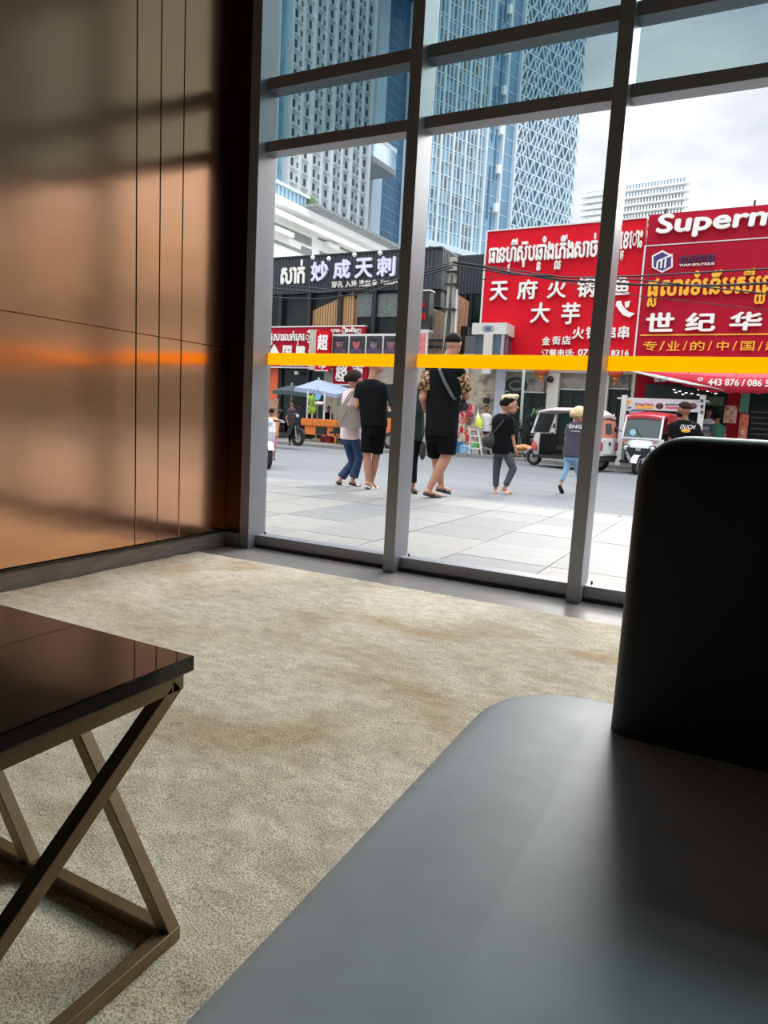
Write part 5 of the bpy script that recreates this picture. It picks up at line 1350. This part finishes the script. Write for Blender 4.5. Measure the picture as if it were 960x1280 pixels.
    fr_.bar((.885, -.54, 1.0), (.885, .54, 1.0), .05, .05); fr_.bar((.70, -.52, 1.6), (.70, .52, 1.6), .05, .06); fr_.build('windscreen_frame', m_vw, root)
    MB(M).bar((.895, .05, 1.02), (.81, -.2, 1.25), .015, .015).build('wiper', m_vblk, root)
    MB(M).cyl((.85, -.24, 1.16), (.865, -.24, 1.16), .09, n=14).build('blue_sticker', mat('sky_blue', (150, 206, 222), .5), root)
    for s_ in (-1, 1):
        for x, x2 in ((-.42, -.42), (-1.18, -1.12)): MB(M).cyl((x, s_*.57, .60), (x2, s_*.55, 1.66), .018).build('roof_post', m_vw, root)
        MB(M).cyl((-.42, s_*.59, .98), (-1.2, s_*.60, .98), .016).build('side_rail', m_steel, root)
        mr = MB(M).cyl((.80, s_*.56, 1.15), (.82, s_*.70, 1.22), .012).build('mirror_arm', m_vblk, root)
        MB(M).ell((.82, s_*.74, 1.22), (.03, .05, .08)).build('mirror', m_vblk, mr)
    MB(M).box(-1.10, -.55, -.52, .52, .62, .74).build('passenger_seat', m_vblk, root, bevel=.03)
    MB(M).box(-1.18, -1.08, -.52, .52, .72, 1.15).build('seat_back', m_vblk, root, bevel=.03)
    MB(M).box(-.12, .22, -.26, .26, .50, .64).build('driver_seat', m_vblk, root, bevel=.03)
    MB(M).box(-.20, -.12, -.24, .24, .60, .92).build('driver_backrest', m_vblk, root, bevel=.03)
    MB(M).tube([(.62, -.30, 1.02), (.66, -.1, .96), (.66, .1, .96), (.62, .30, 1.02)], .016).build('handlebar', m_vblk, root)
    return root, M
tk, M = tuktuk((-1.38, 16.9, ZR), math.radians(167), 'white auto rickshaw with pinkish canvas roof parked side-on, rear towards the window post', m_canvas, m_vw, m_roseC)
MB(M).ell((-.7, .2, .82), (.25, .12, .08)).build('blue_towel', mat('cyan_cloth', (90, 170, 176), .9), tk)
MB(M).ell((.80, .44, .62), (.10, .06, .17)).build('red_decal', mat('red_decal', (214, 90, 84), .5), tk)
tk2, M = tuktuk((.86, 17.55, ZR), math.radians(-101), 'white auto rickshaw with red roof facing the street in front of a food stall', m_vr, m_vw, m_vr)
for s_ in (-1, 1): MB(M).box(-1.0, .60, s_*.60-.01, s_*.60+.01, 1.42, 1.66).build('side_flap', m_vr, tk2)

def scooter(loc, head, label, body, seat_m, group=None, scale=1.0):
    root = empty('motor_scooter', loc, head, label=label, cat='motorbike'); M = WM[root.name] @ Matrix.Scale(scale, 4)
    wheel(M, (.64, 0, .27), .27, .09, root, spokes=True); wheel(M, (-.60, 0, .27), .27, .11, root, spokes=True)
    MB(M).prism([(.34, .30), (.44, .34), (.60, .78), (.56, .96), (.46, .98), (.38, .70), (.30, .42)], -.17, .17).build('leg_shield', body, root, bevel=.03)
    MB(M).prism([(-.10, .26), (.36, .24), (.36, .36), (-.10, .38)], -.15, .15).build('footboard', m_vblk, root, bevel=.02)
    MB(M).prism([(-.12, .30), (-.06, .60), (-.20, .74), (-.80, .84), (-.96, .80), (-.74, .56), (-.42, .36)], -.14, .14).build('tail_body', body, root, bevel=.04)
    MB(M).prism([(-.04, .72), (-.14, .80), (-.50, .84), (-.84, .90), (-.80, .80), (-.2, .70)], -.13, .13).build('seat', seat_m, root, bevel=.02)
    MB(M).bar((.64, .06, .27), (.50, .05, .80), .035, .035).bar((.64, -.06, .27), (.50, -.05, .80), .035, .035).build('fork', m_steel, root)
    mg = MB(M)
    for i in range(6):
        t0 = PI*(.15+.65*i/6); t1 = PI*(.15+.65*(i+1)/6)
        mg.bar((.64+.31*math.cos(t0), 0, .27+.31*math.sin(t0)), (.64+.31*math.cos(t1), 0, .27+.31*math.sin(t1)), .12, .015)
    mg.build('front_mudguard', body, root)
    MB(M).tube([(.34, -.34, 1.0), (.46, -.14, 1.02), (.46, .14, 1.02), (.34, .34, 1.0)], .018).build('handlebar', m_vblk, root)
    MB(M).ell((.52, 0, .98), (.09, .13, .09)).build('headlamp_cowl', body, root); MB(M).ell((.585, 0, .97), (.03, .08, .055)).build('headlamp', m_hl, root)
    for s_ in (-1, 1):
        a_ = MB(M).tube([(.42, s_*.24, 1.02), (.40, s_*.28, 1.18)], .008).build('mirror_arm', m_vblk, root); MB(M).ell((.39, s_*.29, 1.22), (.02, .06, .04)).build('mirror', m_vblk, a_)
    MB(M).cyl((-.15, -.16, .22), (-.72, -.19, .34), .035, .05).build('exhaust', m_steel, root)
    MB(M).box(-.95, -.88, -.06, .06, .68, .76).build('tail_lamp', m_taill, root)
    MB(M).box(-.30, .05, -.12, .12, .22, .42).build('engine', m_vblk, root, bevel=.02)
    return root
P = onZ(354, 556, ZP)
sc1 = scooter((P.x, P.y, ZP), math.radians(-8), 'black motor scooter parked on the far pavement beside the orange cart', m_vblk, mat('sheen_grey_seat', (150, 150, 150), .4))  # black seat; its whitish highlights are put into the base colour
P = onZ(326, 583, ZR)
sc2 = scooter((P.x, P.y, ZR), math.radians(-40), 'white and black motorcycle cut off by the left window post', m_vw, m_vblk)

# ================================================================ CARTS, STALLS, GOODS
m_oc = mat('orange_cart_paint', (216, 118, 44), .5, var=.08); m_umb = mat('blue_grey_canvas', (146, 158, 182), .8, var=.05); m_umb2 = mat('dark_teal_canvas', (64, 78, 80), .8)
FK = Frame((0, 18.6), 0)
def kbox(nm, m, u0, v0, u1, v1, y0, y1, par, fr=FK, **k):
    a, b, c, d = fr.rect(u0, v0, u1, v1, y0); return MB(fr.M).box(min(a, b), max(a, b), y0, y1, c, d).build(nm, m, par, **k)
a, b, c, d = FK.rect(376, 524, 421, 533)
ct = empty_at('food_cart', FK, (a+b)/2, .5, ZP, label='orange food cart with four white posts on the far pavement', cat='cart')
MB(FK.M).box(a, b, 0, 1.1, c, d).build('counter', m_oc, ct, bevel=.02)
for i in range(6):
    X = a+(b-a)*i/6; MB(FK.M).box(X+.02, X+(b-a)/6-.02, -.02, 0, c+.03, d-.03).build('front_plank', m_oc, ct)
c2 = FK.q(398, 544)[1]
MB(FK.M).box(a+.15, b, .05, 1.0, c2, c).build('lower_cabinet', m_oc, ct, bevel=.01)
X0, X1 = FK.q(394, 538)[0], FK.q(408, 538)[0]; MB(FK.M).box(X0, X1, .03, .06, c2+.03, c-.02).build('dark_panel', m_vblk, ct)
for x_ in (a+.08, b-.08):
    for y_ in (.08, 1.0): MB(FK.M).bar((x_, y_, ZP), (x_, y_, c2+.1), .06, .06).build('leg', m_oc, ct)
zt_ = FK.q(398, 489)[1]
for u, y_ in ((384.5, .08), (405.5, .08), (391, 1.0), (414, 1.0)):
    X = FK.q(u, 505, y_)[0]; MB(FK.M).cyl((X, y_, d), (X, y_, zt_), .035).build('roof_post', m_rim, ct)
def canopy_tent(nm, label, m, ut, vt, u0, v0, u1, v1, y, deep, fr=FK, polez=None, grp=None):
    T = fr.q(ut, vt, y+deep/2); A = fr.q(u0, v0, y); B = fr.q(u1, v1, y); z = (A[1]+B[1])/2
    r = empty_at(nm, fr, (A[0]+B[0])/2, y+deep/2, polez if polez is not None else z, label=label, cat='umbrella')
    t_ = (T[0], y+deep/2, T[1]); cs = [(A[0], y, A[1]), (B[0], y, B[1]), (B[0]+.1, y+deep, z+.1), (A[0]+.1, y+deep, z+.1)]
    mb = MB(fr.M)
    for i in range(4):
        p, q_ = cs[i], cs[(i+1) % 4]
        mid_ = tuple((p[j]+q_[j])/2 for j in range(3)); mid2 = (mid_[0], mid_[1], mid_[2]+.04)
        mb.add([t_, p, mid2], [(0, 1, 2)]); mb.add([t_, mid2, q_], [(0, 1, 2)])
        mb.add([p, mid2, (mid2[0], mid2[1], mid2[2]-.16), (p[0], p[1], p[2]-.14)], [(0, 1, 2, 3)]); mb.add([mid2, q_, (q_[0], q_[1], q_[2]-.14), (mid2[0], mid2[1], mid2[2]-.16)], [(0, 1, 2, 3)])
    o = mb.build('canopy', m, r); md = o.modifiers.new('t', 'SOLIDIFY'); md.thickness = .012
    MB(fr.M).cyl((t_[0], t_[1], t_[2]), (t_[0], t_[1], t_[2]+.08), .03).build('finial', m_rim, r)
    if polez is not None: MB(fr.M).cyl((t_[0], t_[1], polez), (t_[0], t_[1], t_[2]), .03).build('pole', m_steel, r)
    for p in cs: MB(fr.M).cyl((t_[0], t_[1], t_[2]-.05), (p[0], p[1], p[2]), .012).build('rib', m_steel, r)
    return r
canopy_tent('market_umbrella', 'pale blue-grey pyramid umbrella over the orange food cart', m_umb, 398.5, 474.5, 368, 484.5, 421, 493, .1, 1.3, polez=ZP)
canopy_tent('market_umbrella', 'dark teal umbrella behind the pale blue-grey one', m_umb2, 365, 481, 341, 488, 384, 492, 1.3, 1.0, polez=ZP)
canopy_tent('market_umbrella', 'low lilac-grey umbrella at the right of the food cart', mat('lilac_canvas', (136, 136, 160), .8), 424, 483, 409, 492, 440, 492, .9, 1.0, polez=ZP)
# hanging greens and scale, sign plate
gr_ = empty_at('hanging_greens', FK, FK.q(390, 505, .05)[0], .05, FK.q(390, 515, .05)[1], label='bright green leafy bunch hanging between the food cart posts', cat='vegetables')
g = MB(FK.M); rg_ = random.Random(5)
for i in range(34):
    u = rg_.uniform(387, 394); v = rg_.uniform(496, 515); a_ = FK.q(u, v, .0); g.ell((a_[0], .0+rg_.uniform(-.05, .05), a_[1]), (.05, .03, .09), n=6, m=4)
g.build('leaves', mat('lettuce_green', (150, 184, 60), .7, var=.3, vscale=8), gr_, kind='stuff')
MB(FK.M).cyl((FK.q(390, 494, 0)[0], .0, FK.q(390, 490, 0)[1]), (FK.q(390, 494, 0)[0], 0, FK.q(390, 498, 0)[1]), .01).build('cord', m_blk, gr_)
a_ = FK.q(397.5, 496, -.1); sg_ = empty_at('hanging_scale', FK, a_[0], -.1, a_[1]-.3, label='round blue and white dial scale hanging at the food cart', cat='scale')
MB(FK.M).cyl((a_[0], -.14, a_[1]), (a_[0], -.08, a_[1]), .12, n=18).build('dial', mat('dial_blue', (120, 176, 212), .4), sg_)
MB(FK.M).ell((a_[0]+.08, -.1, a_[1]-.24), (.2, .16, .07)).build('pan', m_rim, sg_)
MB(FK.M).cyl((a_[0], -.1, a_[1]+.1), (a_[0], -.1, a_[1]+.35), .01).build('hook', m_blk, sg_)
def crate(nm, lab, m, u0, v0, u1, v1, y, dp, fr=FK, cat='box', lid=None, zb=None, group=None):
    a, b, c, d = fr.rect(u0, v0, u1, v1, y); c = c if zb is None else zb
    r = empty_at(nm, fr, (a+b)/2, y+dp/2, c, label=lab, cat=cat, **({'group': group} if group else {}))
    MB(fr.M).box(a, b, y, y+dp, c, d).build('carton', m, r, bevel=.008)
    MB(fr.M).box(a-.01, b+.01, y-.01, y+dp+.01, d-.06, d+.005).build('rim', lid or m, r)
    return r
crate('plastic_crate', 'red plastic crate under the orange food cart', mat('crate_red', (176, 34, 44), .5), 400.5, 546, 413, 553, .3, .4, zb=ZP)
crate('cardboard_box', 'brown cardboard box under the orange food cart', mat('cardboard', (150, 118, 92), .8), 390.5, 548, 400, 553.5, .1, .4, zb=ZP)
# second cart with a wheel behind the couple
a, b, c, d = FK.rect(424, 520, 500, 545)
c3_ = empty_at('tricycle_cart', FK, (a+b)/2, -.6, ZP, label='dark cargo cart with spoked wheel behind the woman in pink and man in black', cat='cart')
MB(FK.M).box(a+1.2, b, -.7, .0, ZP+.45, ZP+1.05).build('cargo_box', m_oc, c3_, bevel=.02)
MB(FK.M).box(a, b, -.68, -.02, ZP+.38, ZP+.46).build('chassis', m_vblk, c3_)
MB(FK.M).box(a+.1, a+1.2, -.6, -.1, ZP+.46, ZP+.62).build('platform', m_vblk, c3_)
W3 = FK.q(434, 549, -.72)
wheel(FK.M, (W3[0], -.74, ZP+.29), .29, .12, c3_); wheel(FK.M, (FK.q(488, 549, -.72)[0], -.74, ZP+.29), .29, .12, c3_)

# toy and snack stall to the right of the big man
FTo = Frame((0, 19.3), 0)
a, b, c, d = FTo.rect(572, 503, 596, 560)
tr_ = empty_at('display_rack', FTo, (a+b)/2, 0, ZP, label='thin wire display rack hung with red garlands and small toys', cat='rack')
for x_ in (a, (a+b)/2, b): MB(FTo.M).cyl((x_, 0, ZP), (x_, 0, d), .015).build('post', m_steel, tr_)
for k_ in range(5): MB(FTo.M).cyl((a, 0, d-(d-ZP)*k_/5), (b, 0, d-(d-ZP)*k_/5), .012).build('rail', m_steel, tr_)
ORD = ['first', 'second', 'third', 'fourth', 'fifth', 'sixth']
rt = random.Random(21); tcs = [mat('garland_red', (200, 40, 58), .7), mat('toy_pink', (226, 140, 150), .7), mat('toy_orange', (216, 96, 54), .7), mat('toy_cream', (214, 190, 160), .7), mat('toy_brown', (112, 74, 60), .7)]
spots = [(576, 513), (580, 508), (584, 512), (588, 509), (591, 514), (578, 519), (584, 520), (589, 519), (575, 525), (581, 526), (587, 527), (577, 537), (582, 541), (587, 539), (579, 547), (585, 548), (573, 544)]
for i, (u, v) in enumerate(spots):
    p = FTo.q(u, v, -.06); m_ = tcs[[0, 1, 0, 0, 1, 0, 0, 4, 1, 2, 4, 0, 2, 3, 3, 0, 1][i]]
    nm = ['red garland tuft', 'pink soft toy', 'orange soft toy', 'cream soft toy', 'dark brown toy'][tcs.index(m_)]
    o = MB(FTo.M).ell((p[0], -.06, p[1]), (rt.uniform(.06, .10), .06, rt.uniform(.07, .12)), n=10, m=6).ell((p[0]+rt.uniform(-.05, .05), -.08, p[1]+.09), .05, n=8, m=6)
    for s_ in (-1, 1): o.ell((p[0]+s_*.05, -.09, p[1]-.09), (.03, .03, .05), n=6, m=4)
    o = o.build('hanging_toy', m_); rowk = lambda v_: 0 if v_ < 515 else (1 if v_ < 523 else (2 if v_ < 530 else (3 if v_ < 542 else 4)))
    same = sorted(q_[0] for q_ in spots if rowk(q_[1]) == rowk(v))
    tag(o, nm+', '+ORD[same.index(u)]+' from left in the '+['top', 'second', 'third', 'fourth', 'lowest'][rowk(v)]+' row of the wire rack', 'toy', 'toys on the wire rack')
crate('carton', 'light blue printed carton on the ground below the toy rack', print_mat('blue_carton', [(120, 170, 206), (160, 200, 222), (90, 130, 180)], 4), 573, 557, 589, 573, -.5, .4, FTo, zb=ZP)
crate('carton', 'plain white carton beside the light blue carton', m_rim, 589.5, 561, 598, 573, -.5, .4, FTo, zb=ZP)
crate('basket', 'small bright green basket on the white carton', mat('green_plastic', (110, 196, 90), .5), 591.5, 554.5, 596, 561, -.45, .3, FTo)
crate('water_pack', 'deep blue pack of bottles left of the light blue carton', mat('deep_blue_plastic', (46, 122, 176), .4), 566, 552, 573, 573, -.6, .4, FTo, zb=ZP)
la_ = empty_at('step_ladder', FTo, FTo.q(595, 570, -.6)[0], -.6, ZP, label='white metal step ladder standing open beside the toy rack', cat='ladder')
Lp = [FTo.q(587.5, 537, -.7), FTo.q(586, 572, -.8), FTo.q(597, 537, -.7), FTo.q(602, 572, -.8)]
MB(FTo.M).bar((Lp[0][0], -.7, Lp[0][1]), (Lp[1][0], -.8, ZP), .035, .03).build('leg', m_rim, la_); MB(FTo.M).bar((Lp[2][0], -.7, Lp[2][1]), (Lp[3][0], -.8, ZP), .035, .03).build('leg', m_rim, la_)
MB(FTo.M).bar((Lp[0][0], -.68, Lp[0][1]), (Lp[0][0]-.02, -.2, ZP), .03, .03).build('leg', m_rim, la_); MB(FTo.M).bar((Lp[2][0], -.68, Lp[2][1]), (Lp[2][0]+.12, -.2, ZP), .03, .03).build('leg', m_rim, la_)
for t in (.0, .25, .5, .75):
    xa = Lp[0][0]+(Lp[1][0]-Lp[0][0])*t; xb = Lp[2][0]+(Lp[3][0]-Lp[2][0])*t; z = Lp[0][1]+(ZP-Lp[0][1])*t; MB(FTo.M).box(xa, xb, -.82-.0*t, -.70, z-.015, z+.015).build('step', m_rim, la_)
p = FTo.q(600, 527, -.2)
yb = empty_at('shopping_bag', FTo, p[0], -.2, p[1]-.25, label='yellow and green plastic bag hanging by the toy rack', cat='bag')
MB(FTo.M).loft([[(p[0]-.16, -.26, p[1]-.12), (p[0]+.10, -.26, p[1]-.24), (p[0]+.12, -.14, p[1]-.24), (p[0]-.14, -.14, p[1]-.12)], [(p[0]-.13, -.28, p[1]+.10), (p[0]+.10, -.28, p[1]+.0), (p[0]+.10, -.12, p[1]+.0), (p[0]-.13, -.12, p[1]+.1)], [(p[0]-.12, -.21, p[1]+.26), (p[0]-.06, -.21, p[1]+.26), (p[0]-.06, -.19, p[1]+.26), (p[0]-.12, -.19, p[1]+.26)]]).build('bag_body', print_mat('bag_print', [(226, 214, 60), (190, 206, 60), (240, 240, 230)], 5), yb)
MB(FTo.M).loft([[(p[0]-.17, -.20, p[1]+.10), (p[0]-.05, -.20, p[1]+.08), (p[0]-.05, -.16, p[1]+.08), (p[0]-.17, -.16, p[1]+.10)], [(p[0]-.11, -.2, p[1]+.42), (p[0]-.08, -.2, p[1]+.42), (p[0]-.08, -.18, p[1]+.42), (p[0]-.11, -.18, p[1]+.42)]]).build('white_wrap', m_rim, yb)
# low bench with an orange sack, standing fan, potted plant
a, b, c, d = FTo.rect(602, 561, 665, 566)
bn_ = empty_at('low_bench', FTo, (a+b)/2, -.4, ZP, label='long low stone bench in front of the plaster shops', cat='bench')
MB(FTo.M).box(a, b, -.5, -.1, d-.08, d).build('bench_top', m_conc, bn_); 
for x_ in (a+.2, (a+b)/2, b-.3): MB(FTo.M).box(x_, x_+.15, -.45, -.15, ZP, d-.08).build('support', m_conc, bn_)
sk = empty_at('sack', FTo, FTo.q(657, 560)[0], -.3, d, label='orange and tan sack lying on the low bench', cat='sack')
sm = MB(FTo.M); m1 = FTo.q(657, 557, -.3)
for i, (dx, dz, rx, rz) in enumerate(((-.3, .08, .22, .09), (-.05, .10, .24, .11), (.2, .08, .2, .09), (.38, .05, .14, .06))): sm.ell((m1[0]+dx, -.3, d+dz), (rx, .16, rz))
voxel(sm, sk, .02, print_mat('sack_cloth', [(214, 120, 66), (224, 168, 120), (190, 96, 50)], 8), 'sack_body', 2)
p = FTo.q(651, 536, -.3)
fn = empty_at('standing_fan', FTo, p[0], -.3, ZP, label='black standing fan behind the man with bleached hair', cat='fan')
fg_ = MB(FTo.M)
for r_i in (.10, .2, .28):
    for i in range(16):
        t0 = 2*PI*i/16; t1 = 2*PI*(i+1)/16; fg_.bar((p[0]+r_i*math.cos(t0), -.4, p[1]+r_i*math.sin(t0)), (p[0]+r_i*math.cos(t1), -.4, p[1]+r_i*math.sin(t1)), .018, .018, (0, 1, 0))
fg_.build('guard', m_vblk, fn); MB(FTo.M).ell((p[0], -.34, p[1]), (.1, .1, .1)).build('motor', m_vblk, fn)
for i in range(4):
    t0 = PI/2*i+.4; MB(FTo.M).bar((p[0]+.05*math.cos(t0), -.38, p[1]+.05*math.sin(t0)), (p[0]+.24*math.cos(t0), -.36, p[1]+.24*math.sin(t0)), .12, .01, (0, 1, 0)).build('blade', m_vblk, fn)
MB(FTo.M).cyl((p[0], -.3, ZP), (p[0], -.3, p[1]), .02).build('pole', m_vblk, fn); MB(FTo.M).cyl((p[0], -.3, ZP), (p[0], -.3, ZP+.04), .2).build('base', m_vblk, fn)
p = FTo.q(671, 517, -.1)
pp = empty_at('potted_plant', FTo, p[0], -.1, ZP, label='tall potted plant with drooping green leaves behind the white rickshaw', cat='plant')
MB(FTo.M).cyl((p[0], -.1, ZP), (p[0], -.1, ZP+.35), .16, .22).build('pot', m_vblk, pp)
MB(FTo.M).tube([(p[0], -.1, ZP+.3), (p[0]+.03, -.1, ZP+.9), (p[0]-.02, -.1, p[1])], .025).build('stem', mat('bark_brown', (92, 74, 58), .9), pp)
lr = random.Random(9); lf = []
m_leaf = mat('leaf_green', (86, 116, 70), .6, var=.3, vscale=6)
for i in range(42):
    an = lr.uniform(0, 2*PI); ln = lr.uniform(.25, .48); z0 = p[1]+lr.uniform(-.12, .14); up_ = lr.uniform(-.05, .25)
    d_ = Vector((math.cos(an), math.sin(an)*.7, 0)); A = Vector((p[0], -.1, z0)); B = A+d_*ln*.55+Vector((0, 0, up_*.6)); Cc = A+d_*ln+Vector((0, 0, up_*.6-.14)); sd = d_.cross(Vector((0, 0, 1)))*.035
    MB(FTo.M).add([A, B+sd, B-sd, Cc], [(0, 1, 2), (1, 3, 2)]).build('leaf', m_leaf, pp)

# food stall with a long printed banner behind the red-roofed rickshaw
FSt = Frame((0, 19.0), 0)
a, b, c, d = FSt.rect(779, 500.5, 876, 513.5)
fs = empty_at('food_stall', FSt, (a+b)/2, 0, ZP, label='white framed food stall with long printed banner behind the red-roofed rickshaw', cat='stall')
MB(FSt.M).box(a, b, -.03, .02, c, d).build('banner', mat('banner_white', (214, 208, 214), .6, var=.04), fs)
for u0, u1 in ((776.5, 783), (873.5, 881)):
    x0_, x1_, z0_, z1_ = FSt.rect(u0, 494, u1, 527); MB(FSt.M).box(x0_, x1_, -.12, .1, ZP, z1_).build('side_post', m_rim, fs)
MB(FSt.M).box(a-.2, b+.2, .0, 1.5, d, d+.05).build('stall_roof', m_rim, fs)
MB(FSt.M).box(a, b, .2, 1.0, ZP, ZP+.85).build('counter', m_steel, fs)
x0_, x1_, z0_, z1_ = FSt.rect(787, 513.5, 804, 519); MB(FSt.M).box(x0_, x1_, .0, .1, z0_-.3, z1_).build('blue_panel', mat('stall_blue', (120, 176, 208), .5), fs)
x0_, x1_, z0_, z1_ = FSt.rect(780.5, 500.5, 790, 513.5); MB(FSt.M).box(x0_, x1_, -.05, -.03, z0_, z1_).build('colour_menu', print_mat('menu_print', [(222, 176, 60), (80, 90, 120), (214, 210, 200)], 5, .5, (1, 1, 1), 'vor'), fs)
m_rink = mat('banner_red_ink', (190, 40, 80), .5); m_dink = mat('banner_dark_ink', (70, 60, 100), .5)
khmer_px([('នំ', ''), ('ប', ''), ('ញុ', ''), ('ក', ''), ('រី', ''), ('ស', ''), ('ច់', '')], FSt, 794, 505.5, 817, 505.5, 4.2, -.03, m_rink, fs, thick=.01)
khmer_px([('គុ', ''), ('យ', ''), ('ទា', ''), ('វ', ''), ('ប', ''), ('ក', '')], FSt, 832, 506, 848, 506, 3.2, -.03, m_dink, fs, thick=.01); khmer_px([('ស', ''), ('ប', ''), ('រ', ''), ('ល', ''), ('ក', '')], FSt, 832, 509.5, 847, 509.5, 3, -.03, m_rink, fs, thick=.01)
for i in range(5): q_ = FSt.q(796+i*4.6, 509, -.04); MB(FSt.M).cyl((q_[0], -.045, q_[1]), (q_[0], -.03, q_[1]), .05, n=12).build('food_dot', m_lety, fs)
for u in (824.5, 866): q_ = FSt.q(u, 507.5, -.04); MB(FSt.M).ell((q_[0], -.04, q_[1]), (.11, .012, .09)).build('food_picture', print_mat('food_print', [(96, 44, 50), (60, 40, 40), (150, 90, 60)], 12), fs)
# white vertical sign post lettering
for i, ch_ in enumerate('粉面饭'): ch(ch_, FSt, fs, m_dink, 875.5, 499+i*7, 879.5, 503+i*7, -.12)

# ---------------------------------------------------------------- side streets beyond the frame, so the street goes on
for k_, (x0_, x1_, h_, m_) in enumerate(((-48, -24, 8.5, m_beige), (13.2, 24, 7.5, m_cream), (24.4, 44, 10, m_beige))):
    r = empty('shophouse', ((x0_+x1_)/2, 22, ZP), label=['plain beige shophouse left of the black shop building', 'plain cream shophouse right of the supermarket', 'taller beige shophouse at the far right end of the street'][k_], cat='building')
    MB().box(x0_, x1_, 21, 30, ZP, h_).build('wall', m_, r)
    n_ = int((x1_-x0_)/4)
    for i in range(n_):
        X = x0_+(i+.5)*(x1_-x0_)/n_
        MB().box(X-1.6, X+1.6, 20.9, 21.0, ZP, 2.8).build('shutter', m_shopgl, r); MB().box(X-1.2, X+1.2, 20.92, 21.0, 4.2, 6.0).build('window', m_shopgl, r)
        MB().box(X-1.8, X+1.8, 20.2, 21.0, 3.1, 3.25).build('canopy', m_rim, r)
